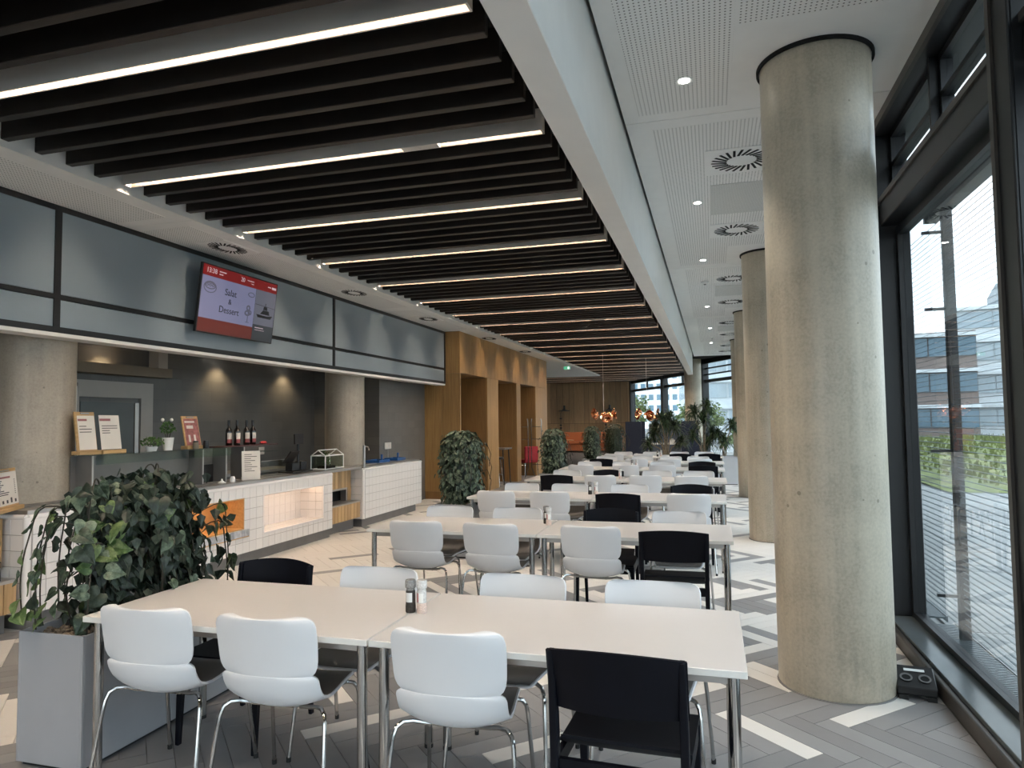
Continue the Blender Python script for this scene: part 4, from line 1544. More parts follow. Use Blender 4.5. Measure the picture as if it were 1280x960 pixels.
s(-0.06, -0.03, 0.04, 0.12, 0.0021, 0.0026, 'picture', M['paper'])
s(0.02, 0.05, 0.04, 0.12, 0.0021, 0.0026, 'picture', M['paper'])
t, s = menu_board(-5.30, 4.12, 0.946, 0.50, 0.30, 0.55, 'wide wooden menu board with cream sheet at the near end of the counter', [(-0.24, 0.245, 0.015, 0.275, M['paper'])], tilt=-0.12)
s(-0.2, 0.13, 0.225, 0.240, 0.0021, 0.0026, 'heading', M['ink_red'])
lines(s, -0.2, 0.1, 0.09, 0.215, 8, 4)
for k in range(8):
    z = 0.10 + k * 0.0155
    s(0.19, 0.21, z - .003, z + .003, 0.0021, 0.0026, 'print', M['ink'])
for k in range(6):
    yy = -0.2 + k * 0.075
    s(yy, yy + 0.03, 0.03, 0.055 + 0.015 * (k == 4), 0.0021, 0.0026, 'drink_icon', M['ink'])


def pot_plant(x, y, z, r, hpot, lbl, crown, cr, m, pot=True, flowers=False):
    t = thing('potted_herb', lbl, 'plant', (x, y, z))
    if pot:
        MB().lathe([(0, 0), (r * .75, 0), (r, hpot), (r * .9, hpot), (r * .86, hpot * .9), (0, hpot * .9)], 18).build('pot', M['white'], t, smooth=True)
    b = MB()
    rg = random.Random(int(x * 100 + y * 1000))
    for k in range(170):
        a, e = rg.uniform(0, 2 * PI), rg.uniform(-0.7, 1.5)
        rr = cr[0] * rg.uniform(0.5, 1)
        p = Vector((rr * math.cos(a) * math.cos(e), rr * math.sin(a) * math.cos(e), crown + cr[1] * math.sin(e) * rg.uniform(.6, 1)))
        d = Vector((rg.uniform(-1, 1), rg.uniform(-1, 1), rg.uniform(-.3, 1))).normalized() * 0.028
        n = d.cross(Vector((rg.uniform(-1, 1), rg.uniform(-1, 1), rg.uniform(-1, 1)))).normalized() * 0.011
        b.quad(p - d * .5, p + n, p + d * .5, p - n)
    o = b.build('foliage', m, t)
    o['kind'] = 'stuff'
    b = MB()
    for k in range(5):
        a = k * 1.3
        b.tube([(0.01 * math.cos(a), 0.01 * math.sin(a), hpot * .85 if pot else 0), (cr[0] * .5 * math.cos(a), cr[0] * .5 * math.sin(a), crown)], 0.003, 5)
    b.build('stem', M['stem'], t)
    if flowers:
        for (a, c) in ((-0.05, 0.02), (0.03, -0.03)):
            MB().ball((a * .5, a, crown + cr[1] + 0.02), 0.018, 8, 5).build('blossom', M['paper'], t, smooth=True)


pot_plant(-5.48, 5.98, ZS, 0.058, 0.13, 'herb with small pale blossoms in white pot on glass shelf', 0.22, (0.085, 0.075), M['herb'], True, True)
pot_plant(-5.46, 5.74, ZS, 0.06, 0.045, 'low mossy plant in shallow white bowl on glass shelf', 0.085, (0.12, 0.06), M['herb'])
for k, (y, m) in enumerate(((6.33, 'beige'), (6.49, 'device'))):
    t = thing('spice_jar', ('brown' if k == 0 else 'black') + ' small jar in front of the wine-red poster', 'jar', (-5.43, y, ZS))
    MB().lathe([(0, 0), (0.03, 0), (0.032, 0.01), (0.03, 0.07), (0, 0.07)], 14).build('body', M[m], t, smooth=True)
    MB().lathe([(0, 0.07), (0.027, 0.07), (0.027, 0.085), (0, 0.085)], 14).build('lid', M['device'], t, smooth=True)


def bottle(label):
    t = thing('wine_bottle', label, 'bottle', (0, 0, 0), 0, 'dark bottles on the glass display')
    MB().lathe([(0, 0), (0.034, 0), (0.037, 0.006), (0.037, 0.16), (0.034, 0.185), (0.015, 0.215), (0.0135, 0.24), (0.0135, 0.285), (0.0155, 0.287), (0.0155, 0.298), (0, 0.298)], 18).build('body', M['bottle'], t, smooth=True)
    MB().lathe([(0.0142, 0.235), (0.0155, 0.235), (0.0165, 0.286), (0.0165, 0.300), (0, 0.300)], 14).build('capsule', M['device'], t, smooth=True)
    b = MB()
    n = 8
    for k in range(n):
        a, c = -0.9 + 1.8 * k / n, -0.9 + 1.8 * (k + 1) / n
        for (z0, z1, mi) in ((0.03, 0.075, 1), (0.075, 0.15, 0)):
            R = 0.0378
            b.quad((R * math.cos(a), R * math.sin(a), z0), (R * math.cos(c), R * math.sin(c), z0), (R * math.cos(c), R * math.sin(c), z1), (R * math.cos(a), R * math.sin(a), z1), mi)
    b.build('label', [M['label'], M['label_red']], t, smooth=True)
    return t


bt = bottle('dark bottle, farthest from the till among four on the glass display, in the rear')
ZB = 0.953 + 0.4045
bt.location = (-5.515, 6.975, ZB)
bt.rotation_euler = (0, 0, -0.5)
dup(bt, (-5.435, 7.02, ZB), -0.2, 'dark bottle with red-banded label, second of four on the glass display')
b3 = dup(bt, (-5.47, 7.24, ZB), -0.4, 'dark bottle third of four on the glass display, beside the gap')
dup(bt, (-5.47, 7.36, ZB), -0.1, 'dark bottle closest to the till and red cloth on glass display')
t = tag(MB().ball((0, 0, 0.02), (0.035, 0.06, 0.02), 9, 5).build('red_cloth', M['red'], None, (-5.42, 7.5, ZB + 0.001)), 'small crumpled red cloth beside the bottles on the glass display', 'cloth')
t, s = menu_board(-5.31, 7.12, 0.946, 0.21, 0.31, -0.75, 'tall white paper card leaning on the counter edge below the bottles', [(-0.105, 0.105, 0.0, 0.31, M['paper'])], tilt=-0.10, wooden=False, foot=False)
lines(s, -0.075, 0.07, 0.06, 0.28, 9, 8)
for k, (y, r) in enumerate(((6.62, 0.035), (6.80, 0.032))):
    t = thing('small_bell', ('low pale cone bell' if k == 0 else 'white little cup') + ' on the counter edge under the glass display', 'tableware', (-5.32, y, 0.9465))
    if k == 0:
        MB().lathe([(0, 0), (r * 1.3, 0), (r * 1.2, 0.01), (r * .35, 0.03), (r * .2, 0.05), (0, 0.052)], 14).build('body', M['white'], t, smooth=True)
    else:
        MB().lathe([(0, 0), (r, 0), (r * .9, 0.045), (r * .6, 0.065), (r * .55, 0.05), (0, 0.01)], 14).build('body', M['white'], t, smooth=True)
    MB().lathe([(0, 0.001), (r * 1.35, 0.001), (r * 1.38, 0.005), (0, 0.005)], 14).build('base_ring', M['socket_white'], t, smooth=True)


def till():
    t = thing('cash_register', 'black touchscreen till with raised rear display on the counter', 'cash register', (-5.47, 8.24, 0.953))
    MB().box((-0.11, -0.20, 0), (0.12, 0.28, 0.02)).build('base_plate', M['device'], t, bevel=0.004)
    MB().box((-0.07, -0.10, 0.02), (0.05, 0.06, 0.13)).build('printer', M['device'], t, bevel=0.01)
    MB().box((-0.09, 0.15, 0.02), (0.02, 0.28, 0.14)).build('printer', M['device'], t, bevel=0.008)
    MB().tube([(0.0, 0.10, 0.02), (0.0, 0.10, 0.42)], 0.019, 10).build('pole', M['device'], t, smooth=True)

    def panel(cy, cz, w, h, tilt, name):
        v = []
        for d in (-0.01, 0.01):
            for (a, c) in ((-w / 2, -h / 2), (w / 2, -h / 2), (w / 2, h / 2), (-w / 2, h / 2)):
                v.append((d * math.cos(tilt) - c * math.sin(tilt), cy + a + c * 0.35, cz + c * math.cos(tilt) + d * math.sin(tilt)))
        return MB().hexa(v)
    panel(-0.06, 0.21, 0.20, 0.17, -0.5, 'd').build('operator_screen', M['device'], t)
    panel(0.11, 0.445, 0.20, 0.14, 0.25, 'd').build('customer_display', M['device'], t)


till()


def greenhouse():
    t = thing('table_greenhouse', 'white framed miniature glass greenhouse with small plant at counter end', 'terrarium', (-5.40, 8.98, 0.946))
    W, D, H, R = 0.115, 0.25, 0.20, 0.28
    e = 0.008
    b = MB()
    for y in (-D, D):
        for x in (-W, W):
            b.tube([(x, y, 0), (x, y, H)], e, 6)
        b.tube([(-W, y, H), (0, y, R), (W, y, H)], e, 6)
        b.tube([(-W, y, H), (W, y, H)], e * .8, 6)
        b.tube([(-W, y, 0.012), (W, y, 0.012)], e * 1.4, 6)
    for (x, z) in ((-W, 0.012), (W, 0.012), (-W, H), (W, H), (0, R)):
        b.tube([(x, -D, z), (x, D, z)], e, 6)
    b.build('frame', M['white'], t)
    for x in (-W, W):
        MB().box((x - .001, -D, 0.015), (x + .001, D, H)).build('glass_pane', M['glass_thin'], t)
    for y in (-D, D):
        MB().box((-W, y - .001, 0.015), (W, y + .001, H)).build('glass_pane', M['glass_thin'], t)
    rg = random.Random(5)
    b = MB()
    for k in range(120):
        p = Vector((rg.gauss(0, .03), rg.gauss(-.05, .05), rg.uniform(0.06, 0.27)))
        d = Vector((rg.uniform(-1, 1), rg.uniform(-1, 1), rg.uniform(0, 1.2))).normalized() * 0.03
        n = d.cross(Vector((rg.uniform(-1, 1), rg.uniform(-1, 1), 1))).normalized() * 0.009
        b.quad(p - d * .5, p + n, p + d * .5, p - n)
    o = b.build('foliage', M['herb'], t)
    o['kind'] = 'stuff'
    MB().box((-0.07, -0.16, 0.014), (0.07, 0.1, 0.05)).build('soil_tray', M['soil'], t)


greenhouse()


# ---- kitchen background
def cold_room_door():
    st = struct('door_1', (-7.2, 6.86, 0))
    b = MB()
    b.box((0, -0.66, 0), (0.06, -0.46, 2.16)).box((0, 0.46, 0), (0.06, 0.66, 2.16)).box((0, -0.46, 1.96), (0.06, 0.46, 2.16))
    b.build('door_frame', M['kitchen_white'], st)
    MB().box((0.0, -0.46, 0), (0.03, 0.46, 1.96)).build('door_leaf', M['darktile'], st)
    MB().box((0.031, -0.42, 0.9), (0.036, 0.36, 1.90)).build('door_window', M['door_glass'], st)
    MB().box((0.03, 0.38, 0.1), (0.045, 0.44, 1.9)).build('chrome_strip', M['steel'], st)
    MB().box((0.05, 0.30, 1.0), (0.10, 0.33, 1.15)).build('handle', M['chrome'], st)
    st2 = struct('trim_5', (-7.2, 6.9, 0))
    MB().box((0, -1.6, 2.24), (0.22, 0.78, 2.36)).build('rail_box', M['beige'], st2)
    MB().box((0, 0.60, 2.36), (0.16, 0.76, 2.62)).build('rail_bracket', M['kitchen_white'], st2)


cold_room_door()
t = thing('steel_cabinet', 'tall dark steel cabinet between the counter column and the cold room door', 'cabinet', (-7.0, 5.75, 0))
MB().box((-0.19, -0.38, 0), (0.14, 0.38, 2.1)).build('body', M['toekick'], t)
cd = MB().box((0.141, -0.36, 0.05), (0.155, 0.36, 2.06)).build('door', M['steel'], t)
MB().box((0.156, 0.30, 0.9), (0.18, 0.33, 1.3)).build('handle', M['chrome'], cd)
t = thing('back_counter', 'steel back counter along the dark tiled kitchen wall', 'counter', (-6.95, 8.9, 0))
MB().box((-0.24, -1.25, 0.1), (0.22, 1.25, 0.86)).build('body', M['toekick'], t)
MB().box((-0.245, -1.28, 0.86), (0.26, 1.28, 0.90)).build('worktop', M['steel'], t)
for k in range(3):
    MB().box((0.221, -1.22 + k * 0.82, 0.14), (0.235, -0.44 + k * 0.82, 0.82)).build('door', M['steel'], t)


def kitchen_spots():
    for k, y in enumerate((4.9, 6.75, 8.82, 10.5)):
        t = thing('kitchen_spotlight', 'recessed warm spotlight over the kitchen wall, ' + ['beside the near column', 'over the cold room door', 'behind the television', 'before the second column'][k], 'ceiling lamp', (-7.03, y, 2.615), 0, 'kitchen spotlights')
        MB().lathe([(0.03, 0.0), (0.05, -0.004), (0.052, 0.0), (0.03, 0.004)], 18).build('trim_ring', M['white'], t, smooth=True)
        MB().cyl((0, 0), 0.03, -0.001, 0.003, 14).build('lens', M['down'], t)
        ld = bpy.data.lights.new('spot', 'SPOT')
        ld.energy = 15
        ld.color = (1.0, 0.74, 0.42)
        ld.spot_size = math.radians(120)
        ld.spot_blend = 0.6
        ld.shadow_soft_size = 0.06
        lo = bpy.data.objects.new('bulb', ld)
        COL.objects.link(lo)
        lo.parent = t
        lo.location = (0, 0, -0.015)
        lo.rotation_euler = (0, math.radians(-4), 0)


kitchen_spots()
t = thing('dome_camera', 'small white dome camera under the fascia beside the oak wall', 'camera', (-5.75, 12.9, 2.62))
MB().lathe([(0, -0.09), (0.03, -0.08), (0.045, -0.05), (0.05, -0.02), (0.06, -0.02), (0.06, 0), (0, 0)], 16).build('dome', M['kitchen_white'], t, smooth=True)


# ================================================================== tables and chairs
ROWS = {1: (2.53, -2.776, 0.092), 2: (5.17, -2.748, 0.12), 3: (7.58, -2.748, 0.12), 4: (9.95, -2.698, 0.17), 5: (12.25, -2.688, 0.18), 6: (14.2, -2.668, 0.20), 7: (16.4, -2.648, 0.22)}
ORD = {1: 'front', 2: 'second', 3: 'third', 4: 'fourth', 5: 'fifth', 6: 'sixth', 7: 'seventh'}
TD, TZ = 0.78, 0.74


def make_table():
    L = 0.715
    t = thing('dining_table', 'x', 'table', (0, 0, 0), 0, 'white dining tables in rows')
    b = MB()
    b.box((-L, -TD / 2, TZ - 0.026), (L, TD / 2, TZ))
    me = b.mesh('tabletop', [M['table'], M['edge']], bevel=0.002)
    for p in me.polygons:
        if abs(p.normal.z) < 0.5:
            p.material_index = 1
    obj('tabletop', me, t)
    b = MB()
    for y in (-TD / 2 + 0.07, TD / 2 - 0.07):
        b.box((-L + 0.06, y - 0.012, TZ - 0.066), (L - 0.06, y + 0.012, TZ - 0.026))
    for x in (-L + 0.06, L - 0.06):
        b.box((x - 0.012, -TD / 2 + 0.08, TZ - 0.066), (x + 0.012, TD / 2 - 0.08, TZ - 0.026))
    b.build('underframe', M['steel'], t)
    b = MB()
    b.cyl((0, 0), 0.021, 0.018, TZ - 0.0265, 18, 0)
    lm = b.mesh('leg', M['chrome'], smooth=True)
    fm = MB().cyl((0, 0), 0.0215, 0.0, 0.018, 14).mesh('foot', M['rubber'])
    for x in (-L + 0.045, L - 0.045):
        for y in (-TD / 2 + 0.05, TD / 2 - 0.05):
            obj('foot', fm, obj('leg', lm, t, (x, y, 0)))
    return t


tab = make_table()
first = True
for r, (yf, xl, xr) in ROWS.items():
    w = 1.43
    for s in (0, 1):
        x = xl + w / 2 if s == 0 else xr - w / 2
        lb = 'white rectangular table with chrome legs, %s row, %s half' % (ORD[r], 'plant-side' if s == 0 else 'window-side')
        if first:
            tab.location = (x, yf + TD / 2, 0)
            tab['label'] = lb
            first = False
        else:
            dup(tab, (x, yf + TD / 2, 0), 0, lb)


def bez(pts, t):
    """Catmull-Rom through 2D pts"""
    n = len(pts) - 1
    f = min(max(t, 0), 1) * n
    i = min(int(f), n - 1)
    u = f - i
    p0, p1, p2, p3 = pts[max(i - 1, 0)], pts[i], pts[i + 1], pts[min(i + 2, n)]
    return tuple(0.5 * (2 * b + (c - a) * u + (2 * a - 5 * b + 4 * c - d) * u * u + (3 * b - a - 3 * c + d) * u ** 3) for a, b, c, d in zip(p0, p1, p2, p3))


SEATP = [(0.215, 0.446), (0.17, 0.456), (0.08, 0.450), (0.0, 0.440), (-0.08, 0.432), (-0.15, 0.438), (-0.20, 0.462), (-0.230, 0.510), (-0.242, 0.555), (-0.246, 0.585)]
BACKP = [(-0.243, 0.578), (-0.249, 0.62), (-0.258, 0.68), (-0.270, 0.745), (-0.280, 0.80), (-0.284, 0.822)]


def plen(pts):
    return sum(math.dist(a, b) for a, b in zip(pts, pts[1:]))


def make_white_chair():
    t = thing('shell_chair', 'x', 'chair', (0, 0, 0), 0, 'white shell chairs at the dining tables')

    def sheet(prof, width, curve, inset=0.0, off=0.0, v0=0.0, v1=1.0):
        def fn(u, v):
            v = v0 + (v1 - v0) * v
            y, z = bez(prof, v)
            y2, z2 = bez(prof, min(v + 0.01, 1))
            y1, z1 = bez(prof, max(v - 0.01, 0))
            d = Vector((0, y2 - y1, z2 - z1)).normalized()
            n = Vector((0, d.z, -d.y))            # towards the sitter
            s = 2 * u - 1
            w = width(v) * 0.915 * (1 - inset)
            c = curve(v) * (abs(s) ** 2.2)
            p = Vector((s * w, y, z)) + n * (c + off)
            # slope of the cross curve tilts the normal
            ds = 2.2 * curve(v) * abs(s) ** 1.2 * (1 if s > 0 else -1) / max(w, .05)
            nn = (n + Vector((-ds, 0, 0))).normalized()
            return p, nn
        return fn
    Ls, Lb = plen(SEATP), plen(BACKP)

    def corner(d, r):
        return 0 if d >= r else r - math.sqrt(max(0, r * r - (r - d) ** 2))

    def wseat(v):
        base = bez([(0, .198), (0, .205), (0, .216), (0, .226), (0, .234), (0, .238), (0, .238), (0, .238), (0, .238)], v)[1]
        return base - corner(v * Ls, 0.05) - corner((1 - v) * Ls, 0.06) * 0.85

    def cseat(v):
        return bez([(0, .004), (0, .010), (0, .018), (0, .028), (0, .040), (0, .050), (0, .050), (0, .045), (0, .040)], v)[1]

    def wback(v):
        base = bez([(0, .236), (0, .241), (0, .245), (0, .246), (0, .243)], v)[1]
        return base - corner(v * Lb, 0.07) * 0.8 - corner((1 - v) * Lb, 0.085) * 0.95

    def cback(v):
        return bez([(0, .036), (0, .038), (0, .040), (0, .040), (0, .038)], v)[1]
    ease = lambda v: 0.5 - 0.5 * math.cos(PI * v)
    fs = sheet(SEATP, wseat, cseat)
    fb = sheet(BACKP, wback, cback)
    MB().shell(lambda u, v: fs(u, ease(v)), 12, 18, 0.011).build('seat', M['shell'], t, smooth=True)
    MB().shell(lambda u, v: fb(u, ease(v)), 12, 14, 0.011).build('backrest', M['shell'], t, smooth=True)
    fp = sheet(SEATP, wseat, lambda v: cseat(v) * 0.95 ** 2.2, 0.045, 0.0072, 0.035, 0.90)
    MB().shell(lambda u, v: fp(u, v), 10, 14, 0.003).build('seat_pad', M['pad'], t, smooth=True)
    # frame
    b = MB()
    for x in (-0.085, 0.085):
        b.tube([(x, -0.105, 0.418), (x, 0.10, 0.428)], 0.009, 8)
    b.tube([(-0.085, -0.10, 0.418), (0.085, -0.10, 0.418)], 0.009, 8)
    b.tube([(-0.085, 0.095, 0.428), (0.085, 0.095, 0.428)], 0.009, 8)
    b.box((-0.09, -0.06, 0.420), (0.09, 0.06, 0.4305))
    b.build('underframe', M['chrome'], t, smooth=True)
    for sx in (-1, 1):
        for rear in (True, False):
            if rear:
                pts = [(.085, -.10, .418), (.14, -.115, .424), (.19, -.14, .438), (.225, -.16, .440), (.248, -.178, .425), (.257, -.19, .395), (.262, -.20, .35), (.285, -.265, .010)]
            else:
                pts = [(.085, .095, .428), (.15, .115, .436), (.19, .135, .440), (.218, .150, .432), (.232, .162, .410), (.238, .170, .37), (.258, .225, .010)]
            pts = [(sx * p[0] * 0.925, p[1], p[2]) for p in pts]
            lg = MB().tube(pts, 0.0092, 8).build('leg', M['chrome'], t, smooth=True)
            e = pts[-1]
            MB().cyl((e[0], e[1]), 0.011, 0.0, 0.022, 8).build('glide', M['rubber'], lg)
    return t


def make_black_chair():
    t = thing('wooden_chair', 'x', 'chair', (0, 0, 0), 0, 'black wooden chairs at the dining tables')
    W = 0.222

    def post(x, pts, wx, wy):
        b = MB()
        rings = []
        for (y, z, k) in pts:
            rings.append([(x - wx * k, y - wy * k, z), (x + wx * k, y - wy * k, z), (x + wx * k, y + wy * k, z), (x - wx * k, y + wy * k, z)])
        v = [p for r in rings for p in r]
        f = [(3, 2, 1, 0), tuple(4 * (len(pts) - 1) + q for q in range(4))]
        for i in range(len(pts) - 1):
            for q in range(4):
                f.append((4 * i + q, 4 * i + (q + 1) % 4, 4 * i + 4 + (q + 1) % 4, 4 * i + 4 + q))
        return b.add(v, f)
    for s in (-1, 1):
        post(s * W, [(-0.285, 0.0, .75), (-0.245, 0.25, .95), (-0.232, 0.43, 1), (-0.240, 0.58, 1), (-0.268, 0.812, .8)], 0.014, 0.020).build('rear_post', M['bwood'], t, bevel=0.004)
        post(s * W, [(0.215, 0.0, .7), (0.195, 0.40, 1), (0.194, 0.432, 1)], 0.017, 0.019).build('leg', M['bwood'], t, bevel=0.004)
        MB().box((s * (W - .011), -0.225, 0.375), (s * (W + .011), 0.185, 0.430)).build('side_rail', M['bwood'], t)
    MB().box((-W + .015, -0.238, 0.375), (W - .015, -0.216, 0.430)).build('rear_rail', M['bwood'], t)
    MB().box((-W + .015, 0.180, 0.375), (W - .015, 0.202, 0.430)).build('front_rail', M['bwood'], t)

    def seat(u, v):
        s = 2 * u - 1
        y = 0.222 - 0.44 * v
        z = 0.444 - 0.012 * math.sin(PI * v) * (1 - s * s * .6) + (0.055 * max(0, (v - 0.72) / 0.28) ** 1.8)
        x = s * (0.235 if v < .85 else 0.205)
        return Vector((x, y, z)), Vector((0, 0.25 * max(0, v - .7), 1)).normalized()
    MB().shell(seat, 10, 14, 0.012).build('seat', M['bwood'], t, smooth=True)

    def back(u, v):
        s = 2 * u - 1
        z = 0.612 + 0.200 * v + 0.022 * (1 - s * s) * v
        y = -0.225 - 0.043 * v - 0.055 * (1 - s * s) - .002
        n = Vector((-0.16 * s * 2, 1, 0.2)).normalized()
        return Vector((s * 0.238, y, z)), n
    MB().shell(back, 16, 4, 0.011).build('backrest', M['bwood'], t, smooth=True)
    return t


WC = make_white_chair()
BC = make_black_chair()
USED = {'w': False, 'b': False}
PLACE = {1: ([(-2.38, 'w'), (-1.78, 'w'), (-0.99, 'w'), (-0.325, 'b')], [(-2.40, 'b'), (-1.74, 'w'), (-0.95, 'w'), (-0.30, 'w')]),
         2: ([(-2.29, 'w'), (-1.65, 'w'), (-0.88, 'w'), (-0.29, 'b')], [(-2.35, 'w'), (-1.70, 'w'), (-0.87, 'b'), (-0.29, 'w')]),
         3: ([(-2.36, 'w'), (-1.75, 'w'), (-0.98, 'b'), (-0.25, 'w')], [(-2.33, 'w'), (-1.71, 'w'), (-0.98, 'w'), (-0.26, 'b')]),
         4: ([(-2.18, 'b'), (-1.56, 'w'), (-0.94, 'w'), (-0.31, 'w')], [(-2.24, 'w'), (-1.59, 'b'), (-0.84, 'w'), (-0.23, 'w')]),
         5: ([(-2.27, 'w'), (-1.48, 'w'), (-0.86, 'w'), (-0.16, 'b')], [(-2.26, 'w'), (-1.61, 'w'), (-0.90, 'w'), (-0.21, 'b')]),
         6: ([(-2.18, 'b'), (-1.50, 'w'), (-0.84, 'w'), (-0.26, 'w')], [(-2.24, 'w'), (-1.47, 'w'), (-0.88, 'w'), (-0.32, 'w')]),
         7: ([(-2.25, 'w'), (-1.57, 'w'), (-0.72, 'b'), (-0.08, 'b')], [(-2.15, 'w'), (-1.44, 'w'), (-0.80, 'w'), (-0.22, 'w')])}
POS = ['at the plant end', 'second from the plant end', 'second from the column end', 'at the column end']
rg = random.Random(11)
for r, (near, far) in PLACE.items():
    yf = ROWS[r][0]
    for side, lst in (('near', near), ('far', far)):
        for k, (x, kind) in enumerate(lst):
            kn = 'white shell chair' if kind == 'w' else 'black wooden chair'
            lb = '%s, %s side of %s table row, %s' % (kn, side, ORD[r], POS[k])
            if side == 'near':
                y, rz = yf + 0.175, rg.uniform(-0.05, 0.05)
            else:
                y, rz = yf + TD - 0.155 + 0.02, PI + rg.uniform(-0.05, 0.05)
            if kind == 'b' and side == 'near':
                y -= 0.06
            if r > 1 and side == 'near':
                y += rg.uniform(-0.02, 0.02)
            if r == 1 and side == 'near' and kind == 'w':
                rz = 0.06
            if r == 1 and side == 'near' and kind == 'b':
                rz = -0.05
            src = WC if kind == 'w' else BC
            if not USED[kind]:
                USED[kind] = True
                for c in list(src.children):
                    pass
                KIDS[src.name] = [(c, list(c.children)) for c in src.children]
                src.location = (x, y, 0)
                src.rotation_euler = (0, 0, rz)
                src['label'] = lb
            else:
                dup(src, (x, y, 0), rz, lb)


# ---- salt and pepper mills
def mill(kind):
    t = thing('pepper_mill' if kind == 'p' else 'salt_mill', 'x', 'mill', (0, 0, 0), 0, 'pepper mills on the tables' if kind == 'p' else 'salt mills on the tables')
    fill, cap = (M['pepper'], M['cplastic2']) if kind == 'p' else (M['salt'], M['clearplastic'])
    MB().lathe([(0, 0), (0.021, 0), (0.023, 0.004), (0.023, 0.03), (0.0215, 0.045), (0, 0.045)], 18).build('filling', fill, t, smooth=True)
    MB().lathe([(0, 0.045), (0.0215, 0.045), (0.0215, 0.093), (0.0195, 0.10), (0, 0.10)], 18).build('body', M['pepper'] if kind == 'p' else M['clearplastic'], t, smooth=True)
    prof = [(0, 0.10), (0.019, 0.10), (0.019, 0.107), (0.024, 0.112), (0.0245, 0.138), (0.022, 0.146), (0, 0.147)]
    MB().lathe(prof, 18).build('grinder_cap', cap, t, smooth=True)
    b = MB()
    n = 8
    for k in range(n):
        a, c = -PI / 2 - 0.25 + 1.5 * k / n - 0.5, -PI / 2 - 0.25 + 1.5 * (k + 1) / n - 0.5
        R = 0.0222
        b.quad((R * math.cos(a), R * math.sin(a), 0.048), (R * math.cos(c), R * math.sin(c), 0.048), (R * math.cos(c), R * math.sin(c), 0.09), (R * math.cos(a), R * math.sin(a), 0.09), 1 if (kind == 's' and k < 2) else 0)
    b.build('label', [M['white'], M['red']], t, smooth=True)
    return t


pm, sm = mill('p'), mill('s')
MIL = {1: ((-1.345, 2.95), (-1.292, 2.955)), 2: ((-1.37, 5.74), (-1.33, 5.66)), 3: ((-1.40, 8.10), (-1.33, 8.09)), 4: ((-1.34, 10.42), (-1.33, 10.30)), 5: ((-1.42, 12.72), (-1.34, 12.7)), 7: ((-1.27, 16.75), (-1.19, 16.76))}
for i, (r, (p, s)) in enumerate(MIL.items()):
    lp, ls = 'dark pepper mill in the middle of the %s table row' % ORD[r], 'pale salt mill in the middle of the %s table row' % ORD[r]
    if i == 0:
        pm.location, sm.location = (*p, TZ), (*s, TZ)
        pm['label'], sm['label'] = lp, ls
        KIDS[pm.name] = [(c, []) for c in pm.children]
        KIDS[sm.name] = [(c, []) for c in sm.children]
    else:
        dup(pm, (*p, TZ), 0.3, lp)
        dup(sm, (*s, TZ), 0.2, ls)


# ================================================================== plants
def heart_leaf():
    """heart leaf in local XY, stalk at the origin, tip along +Y, slightly folded and drooping"""
    out = [(0.0, 0.06), (0.16, -0.10), (0.34, -0.06), (0.44, 0.14), (0.40, 0.40), (0.25, 0.68), (0.10, 0.90), (0.0, 1.06)]
    mid = [(0, 0.06), (0, 0.10), (0, 0.18), (0, 0.30), (0, 0.46), (0, 0.68), (0, 0.88), (0, 1.06)]
    v, f = [], []
    fold = lambda x, y: 0.35 * abs(x) - 0.28 * y * y + 0.05 * math.sin(6 * y)
    for s in (1, -1):
        o = len(v)
        for (a, c) in zip(out, mid):
            h = ((a[0] + c[0]) / 2 * s, (a[1] + c[1]) / 2)
            v += [(c[0], c[1], fold(0, c[1])), (h[0], h[1], fold(h[0], h[1]) + 0.03), (a[0] * s, a[1], fold(a[0], a[1]) - 0.04)]
        for i in range(len(out) - 1):
            for q in (0, 1):
                k = o + 3 * i + q
                fc = (k, k + 1, k + 4, k + 3)
                f.append(fc if s > 0 else tuple(reversed(fc)))
    return v, f


LV, LF = heart_leaf()
LEAFM = {}
for key in ('leaf', 'leaf_light', 'leaf_back'):
    b = MB()
    b.add(LV, LF)
    LEAFM[key] = b.mesh('leaf', M[key], smooth=True)


def planter_box(t, w, l, h, m, rim=True):
    b = MB()
    tk = 0.008
    b.box((-w / 2, -l / 2, 0.02), (w / 2, -l / 2 + tk, h)).box((-w / 2, l / 2 - tk, 0.02), (w / 2, l / 2, h))
    b.box((-w / 2, -l / 2 + tk, 0.02), (-w / 2 + tk, l / 2 - tk, h)).box((w / 2 - tk, -l / 2 + tk, 0.02), (w / 2, l / 2 - tk, h))
    b.box((-w / 2 + tk, -l / 2 + tk, 0.02), (w / 2 - tk, l / 2 - tk, h - 0.07))
    b.build('planter', m, t)
    # rounded vertical corners
    MB().box((-w / 2 + .02, -l / 2 + .02, 0.0), (w / 2 - .02, l / 2 - .02, 0.02)).build('plinth', M['rubber'], t)
    MB().box((-w / 2 + tk, -l / 2 + tk, h - 0.07), (w / 2 - tk, l / 2 - tk, h - 0.045)).build('soil', M['soil'], t)


def smooth_path(pts, n=4):
    m = (len(pts) - 1) * n
    return [bez(pts, k / m) for k in range(m + 1)]


